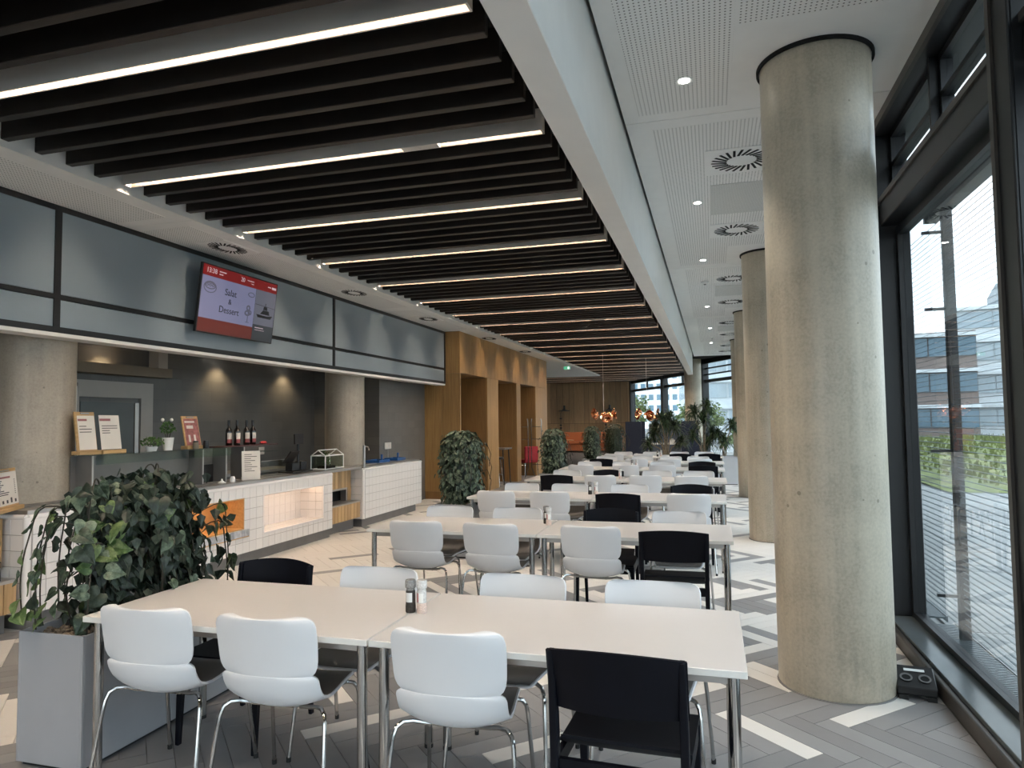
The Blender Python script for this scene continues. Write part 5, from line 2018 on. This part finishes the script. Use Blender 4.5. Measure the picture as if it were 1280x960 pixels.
def big_plant():
    cx, cy = -3.03, 3.14
    w, l, h = 0.39, 1.10, 0.627
    t = thing('leafy_planter', 'tall trailing plant with heart-shaped leaves in grey planter beside front table', 'plant', (cx, cy, 0))
    planter_box(t, w, l, h, M['planter'])
    # small rounded edges catch the light
    for sx in (-1, 1):
        for sy in (-1, 1):
            MB().tube([(sx * (w / 2 - .010), sy * (l / 2 - .010), 0.021), (sx * (w / 2 - .010), sy * (l / 2 - .010), h)], 0.0115, 12).build('corner_edge', M['planter'], t, smooth=True)
    rg = random.Random(21)
    b = MB()
    for k in range(520):
        x, y = rg.uniform(-w / 2 + .03, w / 2 - .03), rg.uniform(-l / 2 + .03, l / 2 - .03)
        r = rg.uniform(0.010, 0.019)
        b.ball((x, y, h - 0.042 + rg.uniform(0, 0.018)), (r, r * rg.uniform(.7, 1.2), r * .75), 6, 4)
    o = b.build('pebbles', M['pebble'], t, smooth=True, weld=False)
    o['kind'] = 'stuff'
    # the trellis the vines climb
    b = MB()
    for y in (-0.36, -0.12, 0.12, 0.36):
        b.tube([(0, y, h - 0.06), (0, y, 1.24)], 0.006, 6)
    for z in (0.75, 0.90, 1.05, 1.20):
        b.tube([(0, -0.38, z), (0, 0.38, z)], 0.005, 6)
    b.build('trellis', M['stem'], t)
    # vines
    stems = []
    for k in range(34):
        y0 = rg.uniform(-0.42, 0.42)
        x0 = rg.uniform(-0.1, 0.1)
        top = rg.uniform(1.02, 1.36) - 0.45 * y0 * y0
        a = rg.uniform(-PI, PI)
        out = rg.uniform(0.05, 0.19)
        pts = [(x0, y0, h - 0.04)]
        for q in range(1, 5):
            f = q / 4
            pts.append((x0 * (1 - f) + rg.uniform(-.05, .05), y0 * (1 - 0.15 * f) + rg.uniform(-.05, .05), h + (top - h) * f))
        ex, ey = out * math.cos(a), out * math.sin(a) * 0.9
        p = pts[-1]
        drop = rg.uniform(0.15, 0.7)
        pts += [(p[0] + ex * .5, p[1] + ey * .5, top + 0.03), (p[0] + ex * .95, p[1] + ey * .95, top - drop * .3), (p[0] + ex * 1.15, p[1] + ey * 1.1, top - drop * .65),
                (p[0] + ex * 1.2 + rg.uniform(-.04, .04), p[1] + ey * 1.2, max(h + 0.08, top - drop))]
        stems.append(pts)
    b = MB()
    stems = [smooth_path(p) for p in stems]
    for pts in stems:
        b.tube(pts, rg.uniform(0.0025, 0.0048), 5)
    # side strands that hang free at the near end
    free = []
    for (x, y, z0, dy, dx) in ((-0.16, -0.36, 1.12, -0.09, -0.03), (-0.14, -0.42, 1.18, -0.15, -0.03), (-0.05, -0.44, 1.10, -0.12, -0.04), (-0.17, -0.34, 1.16, -0.11, -0.05), (-0.02, -0.40, 1.22, -0.10, 0.0), (0.14, 0.42, 1.10, 0.05, 0.04), (0.15, 0.38, 1.0, 0.06, 0.05), (-0.16, -0.2, 1.1, -0.08, -0.07), (0.12, -0.40, 1.0, -0.08, 0.02)):
        pts = [(x * .4, y * .6, z0 - .05), (x + dx * .3, y + dy * .3, z0 + 0.03), (x + dx * .8, y + dy * .8, z0 - 0.12), (x + dx, y + dy, z0 - 0.30), (x + dx * 0.9, y + dy * .95, z0 - 0.46)]
        pts = smooth_path(pts)
        free.append(pts)
        b.tube(pts, 0.0038, 5)
    b.build('vines', M['stem'], t, smooth=True)
    # leaves
    n = 0

    def leaf(p, outdir, size, key):
        nonlocal n
        if n >= 292:
            return
        n += 1
        # orientation: leaf +Y = tip points down and outward, face normal = outward
        nrm = Vector((outdir[0], outdir[1], rg.uniform(0.1, 0.8)))
        nrm += Vector((rg.uniform(-.5, .5), rg.uniform(-.5, .5), rg.uniform(-.2, .3)))
        nrm.normalize()
        tip = Vector((rg.uniform(-1, 1), rg.uniform(-1, 1), rg.uniform(-1.1, 0.1))) + Vector((outdir[0], outdir[1], 0)) * rg.uniform(0, .5)
        tip = (tip - nrm * tip.dot(nrm)).normalized()
        sx = tip.cross(nrm).normalized()
        mtx = Matrix((sx, tip, nrm)).transposed().to_4x4()
        o = obj('leaf', LEAFM[key], t)
        o.matrix_local = Matrix.Translation(p) @ mtx @ Matrix.Diagonal((size * 1.2, size, size * .8, 1))
    for pts in free:
        for f in (4, 7, 9.5, 12, 14.3, 15.9):
            i = min(int(f), 15)
            u = f - i
            p = Vector(pts[i]).lerp(Vector(pts[i + 1]), u)
            od = Vector((p.x, p.y * .6, 0)).normalized()
            leaf(p + od * 0.01, od, rg.uniform(0.06, 0.095), rg.choice(['leaf', 'leaf_light', 'leaf', 'leaf_back', 'leaf_light']))
    while n < 285:
        pts = rg.choice(stems)
        i = rg.choice([1, 2, 3, 4, 4, 5, 5, 6, 6, 7]) * 4 + rg.randrange(4)
        p = Vector(pts[i]).lerp(Vector(pts[i + 1]), rg.random())
        od = Vector((p.x, p.y * .35, 0))
        od = od.normalized() if od.length > 0.01 else Vector((1, 0, 0))
        if rg.random() < 0.75 and p.x < 0.0 and rg.random() < 0.6:
            continue
        p = p + od * rg.uniform(0.0, 0.09) + Vector((0, rg.uniform(-.05, .05), rg.uniform(-.04, .03)))
        if p.z < h + 0.03 or p.z > 1.37:
            continue
        leaf(p, od, rg.uniform(0.065, 0.105), rg.choices(['leaf', 'leaf_back', 'leaf_light'], [0.55, 0.33, 0.12])[0])
    # small inner foliage filling
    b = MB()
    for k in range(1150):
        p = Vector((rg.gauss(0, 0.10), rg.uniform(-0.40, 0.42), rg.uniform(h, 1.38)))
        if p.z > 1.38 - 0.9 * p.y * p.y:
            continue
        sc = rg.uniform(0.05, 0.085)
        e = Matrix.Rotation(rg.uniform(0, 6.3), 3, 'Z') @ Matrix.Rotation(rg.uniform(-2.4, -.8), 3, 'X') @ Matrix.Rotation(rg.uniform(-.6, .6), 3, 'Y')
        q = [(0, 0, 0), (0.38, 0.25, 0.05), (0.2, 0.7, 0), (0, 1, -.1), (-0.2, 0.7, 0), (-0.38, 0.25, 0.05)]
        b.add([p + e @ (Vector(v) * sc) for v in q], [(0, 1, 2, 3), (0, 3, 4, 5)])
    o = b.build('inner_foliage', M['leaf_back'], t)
    o['kind'] = 'stuff'


big_plant()


def ivy_plant(x, y, w, l, ztop, label, dark=False, count=1500, seed=1):
    h = 0.627
    t = thing('ivy_planter', label, 'plant', (x, y, 0), 0, 'clipped climbing plants in grey planters')
    planter_box(t, 0.39, max(0.8, l), h, M['planter'])
    rg = random.Random(seed)
    b = MB()
    for k in range(160):
        b.ball((rg.uniform(-.17, .17), rg.uniform(-.38, .38), h - 0.035 + rg.uniform(0, .012)), rg.uniform(.012, .02), 5, 3)
    o = b.build('pebbles', M['pebble'], t, weld=False)
    o['kind'] = 'stuff'
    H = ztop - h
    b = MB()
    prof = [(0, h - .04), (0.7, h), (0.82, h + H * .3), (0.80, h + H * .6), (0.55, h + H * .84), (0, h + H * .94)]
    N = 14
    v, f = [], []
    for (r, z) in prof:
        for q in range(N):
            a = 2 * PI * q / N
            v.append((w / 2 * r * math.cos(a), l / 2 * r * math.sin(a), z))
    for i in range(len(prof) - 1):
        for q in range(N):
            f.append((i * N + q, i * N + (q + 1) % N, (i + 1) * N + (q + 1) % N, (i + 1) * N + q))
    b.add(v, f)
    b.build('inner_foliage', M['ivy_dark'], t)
    b = MB()
    for k in range(count):
        a = rg.uniform(0, 2 * PI)
        z = rg.uniform(0, 1) ** 0.85
        zz = h + H * z
        if z > 0.6:
            rr = math.sqrt(max(0, 1 - ((z - .6) / .42) ** 2.4))
        else:
            rr = 0.93 + 0.07 * math.sin(z * 9 + a)
        rr *= rg.uniform(0.82, 1.10)
        p = Vector((w / 2 * rr * math.cos(a), l / 2 * rr * math.sin(a), zz))
        if rg.random() < 0.04:
            p += Vector((math.cos(a), math.sin(a), 0)) * rg.uniform(.03, .09)
        sc = rg.uniform(0.045, 0.075)
        od = Vector((math.cos(a), math.sin(a), rg.uniform(0, .9) + (1.2 if z > .85 else 0))) + Vector((rg.uniform(-.5, .5), rg.uniform(-.5, .5), rg.uniform(-.2, .3)))
        od.normalize()
        tip = Vector((rg.uniform(-.6, .6), rg.uniform(-.6, .6), -1))
        tip = (tip - od * tip.dot(od)).normalized()
        s = tip.cross(od)
        q = [(0, 0, 0), (.34, .2, .06), (.26, .62, .02), (0, 1, -.12), (-.26, .62, .02), (-.34, .2, .06)]
        b.add([p + (s * v[0] + tip * v[1] + od * v[2]) * sc for v in q], [(0, 1, 2, 3), (0, 3, 4, 5)])
    o = b.build('foliage', M['ivy_dark' if dark else 'ivy'], t)
    o['kind'] = 'stuff'
    b = MB()
    for k in range(7):
        a = rg.uniform(-1.2, 1.2)
        z0 = rg.uniform(h + .25 * H, h + .8 * H)
        px, py = w / 2 * math.cos(a), l / 2 * math.sin(a)
        b.tube([(px * .9, py * .9, z0), (px * 1.3, py * 1.2, z0 + .03), (px * 1.5, py * 1.3, z0 - .1), (px * 1.4, py * 1.2, z0 - .25)], 0.004, 5)
    b.build('tendrils', M['stem'], t)['kind'] = 'stuff'


ivy_plant(-3.02, 8.15, 0.50, 0.62, 1.50, 'dense clipped ivy-like plant in planter before the oak wall, nearest of these', count=1700, seed=1)
ivy_plant(-2.93, 13.0, 0.46, 0.62, 1.46, 'clipped climbing plant at the oak block end beside the fourth table row', count=1200, seed=2)
ivy_plant(-3.02, 17.9, 0.44, 0.62, 1.46, 'slim clipped climbing plant in front of the orange sofa', count=900, seed=3)
ivy_plant(-2.78, 20.3, 0.62, 0.7, 1.50, 'dark bushy climbing plant beside the navy booth', True, 900, 4)


def dracaena(x, y, ztop, tips, label, seed, planter=True, lw=0.032):
    t = thing('dracaena_planter', label, 'plant', (x, y, 0))
    rg = random.Random(seed)
    h = 0.62
    planter_box(t, 0.5, 0.5, h, M['planter_light'])
    b = MB()
    cr = []
    for (dx, dy, dz, r) in tips:
        b.tube([(dx * .15, dy * .15, h - .04), (dx * .35, dy * .35, h + (dz - h) * .5), (dx, dy, dz)], [0.022, 0.018, 0.013], 6)
    b.build('trunk', M['trunk'], t, smooth=True)
    b = MB()
    for (dx, dy, dz, r) in tips:
        for k in range(150):
            a = rg.uniform(0, 2 * PI)
            e = rg.uniform(-0.5, 1.4)
            L = r * rg.uniform(0.8, 1.4)
            d = Vector((math.cos(a) * math.cos(e), math.sin(a) * math.cos(e), math.sin(e)))
            p0 = Vector((dx, dy, dz + rg.uniform(-.12, .05)))
            p1 = p0 + d * L * .55
            p2 = p0 + d * L * .9 - Vector((0, 0, L * .35))
            s = d.cross(Vector((0, 0, 1)))
            s = s.normalized() * lw / 2 if s.length > .05 else Vector((lw / 2, 0, 0))
            b.add([p0 - s * .5, p0 + s * .5, p1 + s, p1 - s, p2], [(0, 1, 2, 3), (3, 2, 4)])
    o = b.build('foliage', M['dracaena'], t)
    o['kind'] = 'stuff'


dracaena(-1.30, 20.3, 1.9, [(0, 0, 1.45, .42), (-.30, .1, 1.35, .38), (.28, .05, 1.40, .36), (-.1, -.2, 1.62, .36), (.12, .2, 1.65, .36), (-.5, 0, 0.95, .26), (.45, .1, 1.0, .28), (-.35, .1, 1.15, .3)], 'full narrow-leaved dracaena in planter before the navy booths', 1)
dracaena(-0.25, 19.8, 2.0, [(0, 0, 1.55, .42), (-.25, .1, 1.80, .36), (.12, -.1, 1.95, .34), (.25, .1, 1.2, .36), (-.3, 0, 1.15, .3), (.1, .2, 0.95, .3)], 'tall open dracaena in planter before the far windows', 2)
dracaena(0.28, 19.6, 1.8, [(0, 0, 1.0, .34), (.22, -.1, 1.45, .30), (-.15, .1, 1.2, .26)], 'small sparse dracaena in planter close to the third column', 3)
t = thing('planter_box', 'pale grey empty-looking planter box at the window end of the last table row', 'planter', (0.36, 18.1, 0))
planter_box(t, 0.42, 0.7, 0.66, M['planter_light'])


# ================================================================== far lounge
def pendant(x, y, z, label, seed):
    t = thing('copper_pendant', label, 'pendant lamp', (x, y, z), 0, 'copper leaf pendant lamps')
    rg = random.Random(seed)
    for k in range(13):
        a = 2 * PI * k / 13 * 2.6
        r = 0.24 + 0.08 * rg.random()
        p = Vector((r * math.cos(a), r * math.sin(a), rg.uniform(-.10, .10)))
        b = MB()

        def dish(u, v, p=p, a=a):
            th = 2 * PI * u
            rr = 0.125 * v
            o = Vector((math.cos(a), math.sin(a), 0))
            s = Vector((-math.sin(a), math.cos(a), 0))
            up = Vector((0, 0, 1))
            q = p + s * (rr * math.cos(th)) + up * (rr * math.sin(th)) + o * (0.55 * rr * rr / 0.1 - .03)
            return q, o
        b.shell(dish, 12, 4, 0.003)
        b.build('leaf_shade', M['copper'], t, smooth=True, rot=None)
    MB().ball((0, 0, 0), 0.09, 12, 8).build('core', M['copper'], t, smooth=True)
    MB().tube([(0, 0, 0.05), (0, 0, 3.931 - z)], 0.005, 6).build('cord', M['socket_white'], t)
    for k in range(3):
        MB().ball((0.10 * math.cos(k * 2.1), 0.10 * math.sin(k * 2.1), -0.06), 0.035, 8, 6).build('bulb', M['down2'], t, smooth=True)


M['down2'] = emit('pendant_bulb', (1.0, 0.72, 0.4), 8)
pendant(-3.02, 20.0, 1.76, 'copper leaf pendant lamp in front of the slatted oak back wall', 1)
pendant(-2.0, 22.4, 1.77, 'copper leaf pendant lamp in front of the far window', 2)


def wall_lamp(x, y, label, mirror=1):
    t = thing('wall_lamp', label, 'wall lamp', (x, y, 0), 0, 'black wall lamps on the oak wall')
    MB().tube([(0.0, 0.0, 0.9), (0.0, 0.0, 2.05)], 0.018, 6).build('rail', M['frame'], t)
    MB().tube([(0, 0, 2.02), (0.25 * mirror, -.25, 2.36)], 0.014, 6).build('arm', M['frame'], t)
    MB().lathe([(0, 2.42), (0.05, 2.42), (0.06, 2.20), (0.30, 2.14), (0.30, 2.12), (0, 2.13)], 20, (0.25 * mirror, -0.28)).build('shade', M['frame'], t, smooth=True)
    for z in (1.2, 1.35, 1.7):
        MB().box((-0.06, -0.03, z), (0.06, 0.03, z + 0.07)).build('mount', M['frame'], t)


wall_lamp(-7.75, 36.15, 'black disc wall lamp above the orange sofa on the oak wall', 1)
wall_lamp(-5.35, 36.15, 'black disc wall lamp on the oak wall near the far window corner', 1)


def sofa():
    t = thing('orange_sofa', 'rust orange bench sofa along the oak back wall', 'sofa', (-6.5, 35.2, 0))
    W = 2.1
    MB().box((-W, -0.35, 0.08), (W, 0.45, 0.42)).build('base', M['orange'], t, bevel=0.02)
    for k in range(4):
        a = -W + k * W / 2
        MB().box((a + .01, -0.40, 0.42), (a + W / 2 - .01, 0.25, 0.56)).build('seat_cushion', M['orange'], t, bevel=0.03, seg=2)
        MB().box((a + .01, 0.25, 0.44), (a + W / 2 - .01, 0.45, 1.02)).build('back_cushion', M['orange'], t, bevel=0.03, seg=2)
    for x in (-W + .1, W - .1):
        for y in (-0.28, 0.38):
            MB().box((x - .03, y - .03, 0), (x + .03, y + .03, 0.08)).build('leg', M['frame'], t)


sofa()
t = thing('round_bistro_table', 'small dark round table in front of the orange sofa', 'table', (-6.55, 31.6, 0))
MB().lathe([(0, 0.70), (0.36, 0.70), (0.37, 0.715), (0.36, 0.73), (0, 0.73)], 20).build('tabletop', M['oak_dark'], t, smooth=True)
for k in range(3):
    a = k * 2.1
    MB().tube([(0.1 * math.cos(a), 0.1 * math.sin(a), 0.70), (0.32 * math.cos(a), 0.32 * math.sin(a), 0)], 0.014, 6).build('leg', M['frame'], t)


def booth(x, y, label, face, rear=False):
    t = thing('high_back_booth', label, 'booth', (x, y, 0), 0, 'navy high-back booths')
    s = face
    # side panels seen from the tables, back, seat
    for k, yy in enumerate((-0.75, 0.75)):
        prof = [(-0.35 * s, 0.05), (0.40 * s, 0.05), (0.45 * s, 0.35), (0.44 * s, 0.55), (0.30 * s, 0.72), (0.22 * s, 0.86), (0.22 * s, 1.55), (-0.35 * s, 1.55)]
        v = [(p, yy - .03, q) for p, q in prof] + [(p, yy + .03, q) for p, q in prof]
        n = len(prof)
        MB().add(v, [tuple(range(n)), tuple(range(2 * n - 1, n - 1, -1))] + [(q, (q + 1) % n, n + (q + 1) % n, n + q) for q in range(n)]).build('side_panel', M['navy'], t)
    MB().box((-0.35 * s, -0.72, 0.05), (-0.22 * s, 0.72, 1.54)).build('backrest', M['blue_grey'], t, bevel=0.02)
    if rear:
        MB().box((0.36, 0.74, 0.05), (1.62, 0.80, 1.47)).build('rear_panel', M['blue_grey'], t)
    MB().box((-0.22 * s, -0.72, 0.10), (0.40 * s, 0.72, 0.46)).build('seat', M['blue_grey'], t, bevel=0.03)
    for xx in (-0.3, 0.35):
        MB().box((xx * s - .03, -0.7, 0), (xx * s + .03, 0.7, 0.06)).build('plinth', M['rubber'], t)


booth(-2.72, 26.3, 'navy high-back booth seat nearest the dark climbing plant', 1, True)
booth(-0.74, 26.4, 'navy high-back booth seat beside the lone far column', 1)
t = thing('booth_table', 'white table between the navy booths', 'table', (-1.72, 26.3, 0))
MB().box((-0.65, -0.4, 0.70), (0.65, 0.4, 0.74)).build('tabletop', M['edge'], t)
MB().cyl((0, 0), 0.04, 0.02, 0.70, 12).build('leg', M['frame'], t)
MB().cyl((0, 0), 0.28, 0, 0.02, 20).build('foot', M['frame'], t)
t = thing('condiment_box', 'white condiment box on the table between the navy booths', 'box', (-1.45, 26.1, 0.741))
MB().box((-0.1, -0.08, 0), (0.1, 0.08, 0.13)).build('body', M['white'], t)
MB().box((-0.05, -0.09, 0.13), (0.05, 0.09, 0.17)).build('jars', M['socket_white'], t)

# glass screen panel beyond booths, alcove furniture
t = thing('bar_table', 'grey topped standing table in the middle oak alcove', 'table', (-5.42, 17.25, 0))
MB().box((-0.42, -0.33, 0.89), (0.33, 0.33, 0.93)).build('tabletop', M['steel'], t, bevel=0.008)
for (x, y) in ((-.3, -.25), (.25, -.25), (-.3, .25), (.25, .25)):
    MB().tube([(x, y, 0.89), (x * 1.15, y * 1.15, 0)], 0.016, 8).build('leg', M['frame'], t)
t = thing('bar_stool', 'black bar stool pushed under the standing table', 'stool', (-5.27, 16.75, 0))
MB().lathe([(0, 0.66), (0.17, 0.66), (0.19, 0.69), (0.17, 0.72), (0, 0.72)], 18).build('seat', M['device'], t, smooth=True)
for k in range(4):
    a = k * PI / 2 + .7
    MB().tube([(0.11 * math.cos(a), 0.11 * math.sin(a), 0.66), (0.20 * math.cos(a), 0.20 * math.sin(a), 0)], 0.012, 6).build('leg', M['chrome'], t)
MB().tube([(0.17 * math.cos(a), 0.17 * math.sin(a), 0.28) for a in [k * PI / 8 for k in range(17)]], 0.008, 6).build('foot_ring', M['chrome'], t)
t = thing('wire_rack', 'tall chrome wire coat rack in the third oak alcove', 'rack', (-4.98, 19.0, 0), -0.95)
b = MB()
for (y, s) in ((-0.36, 1), (-0.05, -1), (0.05, 1), (0.36, -1)):
    b.tube([(0, y - 0.12 * s * (1 if abs(y) > .1 else -1), 0), (0, y, 0.30), (0, y, 1.60), (0, y + .02 * s, 1.68)], 0.012, 6)
b.build('upright', M['chrome'], t)
for z in (0.38, 1.10, 1.45):
    MB().tube([(0, -0.36, z), (0, -0.05, z)], 0.009, 6).build('rung', M['chrome'], t)
    MB().tube([(0, 0.05, z), (0, 0.36, z)], 0.009, 6).build('rung', M['chrome'], t)
t = thing('red_armchair', 'red upholstered chair behind the wire rack', 'chair', (-5.27, 19.72, 0), 0.9)
MB().box((-0.24, -0.24, 0.40), (0.24, 0.24, 0.50)).build('seat', M['redfab'], t, bevel=0.03, seg=2)
MB().box((-0.24, -0.26, 0.46), (0.24, -0.20, 0.88)).build('backrest', M['redfab'], t, bevel=0.025, seg=2)
for (x, y) in ((-.22, -.22), (.22, -.22), (-.22, .22), (.22, .22)):
    MB().tube([(x, y, 0.40), (x * 1.1, y * 1.1, 0)], 0.012, 6).build('leg', M['chrome'], t)

# ---- floor socket box by the column
t = thing('floor_socket_box', 'black angled double power socket box on the floor between column and window', 'socket', (1.085, 4.57, 0), -0.12)
t.scale = (1.18, 1.18, 1.18)
v = [(-0.085, -0.075, 0.02), (0.085, -0.075, 0.02), (0.085, 0.075, 0.02), (-0.085, 0.075, 0.02), (-0.085, -0.075, 0.055), (0.085, -0.075, 0.055), (0.085, 0.075, 0.115), (-0.085, 0.075, 0.115)]
MB().hexa(v).build('housing', M['device'], t, bevel=0.004)
sl = math.atan2(0.06, 0.15)
for x in (-0.04, 0.04):
    b = MB()
    b.lathe([(0.020, 0.0005), (0.026, 0.0005), (0.028, 0.004), (0.020, 0.004)], 18)
    b.build('socket_ring', M['toekick'], t, (x, -0.012, 0.0815), (sl, 0, 0), smooth=True)
    MB().cyl((0, 0), 0.019, 0.0004, 0.0015, 16).build('socket_well', M['black'], t, (x, -0.012, 0.0815), (sl, 0, 0))
MB().box((-0.045, -0.008, 0.0006), (0.045, 0.008, 0.003)).build('label_strip', M['white'], t, (0.0, 0.04, 0.1020), (sl, 0, 0))
for x in (-0.06, 0.06):
    MB().box((x - 0.02, -0.085, 0), (x + 0.02, 0.06, 0.02)).build('foot', M['rubber'], t)


# ================================================================== outside
def outside():
    b = MB()
    b.add([(1.47, -30, -0.06), (90, -30, -0.06), (90, 17.6, -0.06), (30, 17.6, -0.06), (4, 24, -0.06), (-2, 36.0, -0.06), (-12, 40, -0.06), (-12, 60, -0.06), (-30, 60, -0.06), (-30, 40, -0.06), (-5, 36.4, -0.06), (1.47, 25.2, -0.06)], [tuple(range(12))])
    g = MB().box((1.47, -40, -0.5), (160, 140, -0.08)).box((-60, -60, -0.5), (1.47, -6.2, -0.08)).box((-60, 36.9, -0.5), (1.47, 140, -0.08)).build('ground', M['terrace'])
    g['kind'] = 'structure'
    # paving slabs just outside the glass
    for i in range(6):
        for j in range(12):
            x, y = 1.75 + i * 1.2, 0.2 + j * 1.2
            MB().box((x, y, -0.08), (x + 1.19, y + 1.19, -0.06 + 0.002 * ((i + j) % 2))).build('paving_slab', M['terrace'], g)
    # meadow mound
    rg = random.Random(4)
    nx, ny = 30, 24
    v, f = [], []
    for i in range(nx + 1):
        for j in range(ny + 1):
            x, y = 5 + 50 * i / nx, 17.5 + 26 * j / ny
            z = -0.07 + 0.55 * min(1, j / 8) * min(1, i / 3) + 0.08 * rg.random() * min(1, j)
            v.append((x, y, z))
    for i in range(nx):
        for j in range(ny):
            a = i * (ny + 1) + j
            f.append((a, a + ny + 1, a + ny + 2, a + 1))
    mb = MB()
    mb.add(v, f)
    for k in range(9000):
        x, y = rg.uniform(6, 40), rg.uniform(18, 40)
        z = -0.07 + 0.55 * min(1, (y - 17.5) / 8.7) * min(1, (x - 5) / 5)
        hgt = rg.uniform(0.10, 0.32)
        mb.add([(x, y, z), (x + .11, y, z), (x + .05 + rg.uniform(-.1, .1), y, z + hgt)], [(0, 1, 2)])
    o = mb.build('meadow_grass', M['grass'], None)
    tag(o, 'green and yellow meadow grass beyond the paved terrace', 'grass', kind='stuff')


outside()


def building(name, label, x, y, w, d, h, rot, wallm, floors, bays, cols=None, winm='bldg_glass', setback=True, frac=0.55):
    t = thing(name, label, 'building', (x, y, -0.08), rot)
    MB().box((-w / 2, -d / 2, 0), (w / 2, d / 2, h)).build('wall', M[wallm], t)
    fh = h / floors
    bw = w / bays
    for k in range(floors):
        z0 = k * fh + fh * 0.32
        for q in range(bays):
            xa = -w / 2 + q * bw
            f = MB().box((xa + bw * (1 - frac) / 2, -d / 2 - 0.12, z0), (xa + bw * (1 + frac) / 2, -d / 2 + 0.02, z0 + fh * 0.52))
            f.build('window', M[winm], t)
        MB().box((-w / 2 - .1, -d / 2 - 0.35, (k + 1) * fh - 0.35), (w / 2 + .1, -d / 2 + .01, (k + 1) * fh - 0.1)).build('floor_band', M['bldg_white'], t)
    for q in range(int(d / 3)):
        for k in range(floors):
            ya = -d / 2 + 0.6 + q * 3
            MB().box((-w / 2 - 0.1, ya, k * fh + fh * .32), (-w / 2 + .02, ya + 1.8, k * fh + fh * .84)).build('window', M[winm], t)
    if setback:
        MB().box((-w * .3, -d * .3, h), (w * .35, d * .35, h + 2.2)).build('roof_storey', M['bldg_grey'], t)
    return t


building('office_building', 'white banded office building beyond the meadow, seen through the front window', 30, 72, 17, 14, 11.0, -0.25, 'bldg_white', 4, 6, frac=0.97, winm='bldg_pale')
building('office_block', 'dark blue glazed block standing before the white banded office', 17.2, 62, 4.6, 7, 8.0, -0.2, 'bldg_brown', 3, 3, frac=0.94, setback=False)
building('office_tower', 'white office block with rows of dark windows behind the far facade', -33, 245, 46, 30, 46, 0.16, 'bldg_white', 13, 18, frac=0.6)
building('glass_tower', 'pale glazed tower behind the lone column at the far facade', 2.5, 98, 13, 14, 30, 0.1, 'bldg_white', 9, 5, frac=0.9, setback=False, winm='bldg_pale')
building('grid_building', 'bright white gridded building in the far window beside the columns', 11.5, 78, 10, 12, 24, 0.05, 'bldg_white', 7, 7, frac=0.72, setback=False)


def tree(x, y, h, r, label, seed):
    t = thing('garden_tree', label, 'tree', (x, y, -0.08), 0, 'trees outside the far windows')
    rg = random.Random(seed)
    b = MB()
    b.tube([(0, 0, 0), (0.1, 0, h * .4), (0, 0.1, h * .7)], [0.16, 0.12, 0.06], 7)
    b.build('trunk', M['trunk'], t, smooth=True)
    b = MB()
    for k in range(1500):
        u = Vector((rg.gauss(0, 1), rg.gauss(0, 1), rg.gauss(0, 1))).normalized() * rg.uniform(.35, 1) ** .6
        lump = 1 + 0.18 * math.sin(u.x * 5 + seed) * math.sin(u.z * 6)
        p = Vector((u.x * r * lump, u.y * r * lump, h * .62 + u.z * h * .38 * lump))
        e = Matrix.Rotation(rg.uniform(0, 6.3), 3, 'Z') @ Matrix.Rotation(rg.uniform(0, 3), 3, 'X')
        s = 0.24
        b.add([p + e @ Vector(q) * s for q in ((-.5, 0, 0), (0, -.4, .1), (.6, 0, 0), (0, .4, .1))], [(0, 1, 2, 3)])
    o = b.build('crown', M['treeleaf'], t)
    o['kind'] = 'stuff'


tree(-6.6, 58, 3.9, 1.9, 'light green tree behind the copper lamp in the far window', 1)
tree(-0.9, 53, 3.0, 1.9, 'round yellowish tree left of the lone far column', 2)
tree(1.6, 33, 1.4, 0.9, 'low bright shrub tree in the window beside the far columns', 3)
tree(3.3, 35, 1.5, 0.9, 'low shrub tree behind the third concrete column', 4)
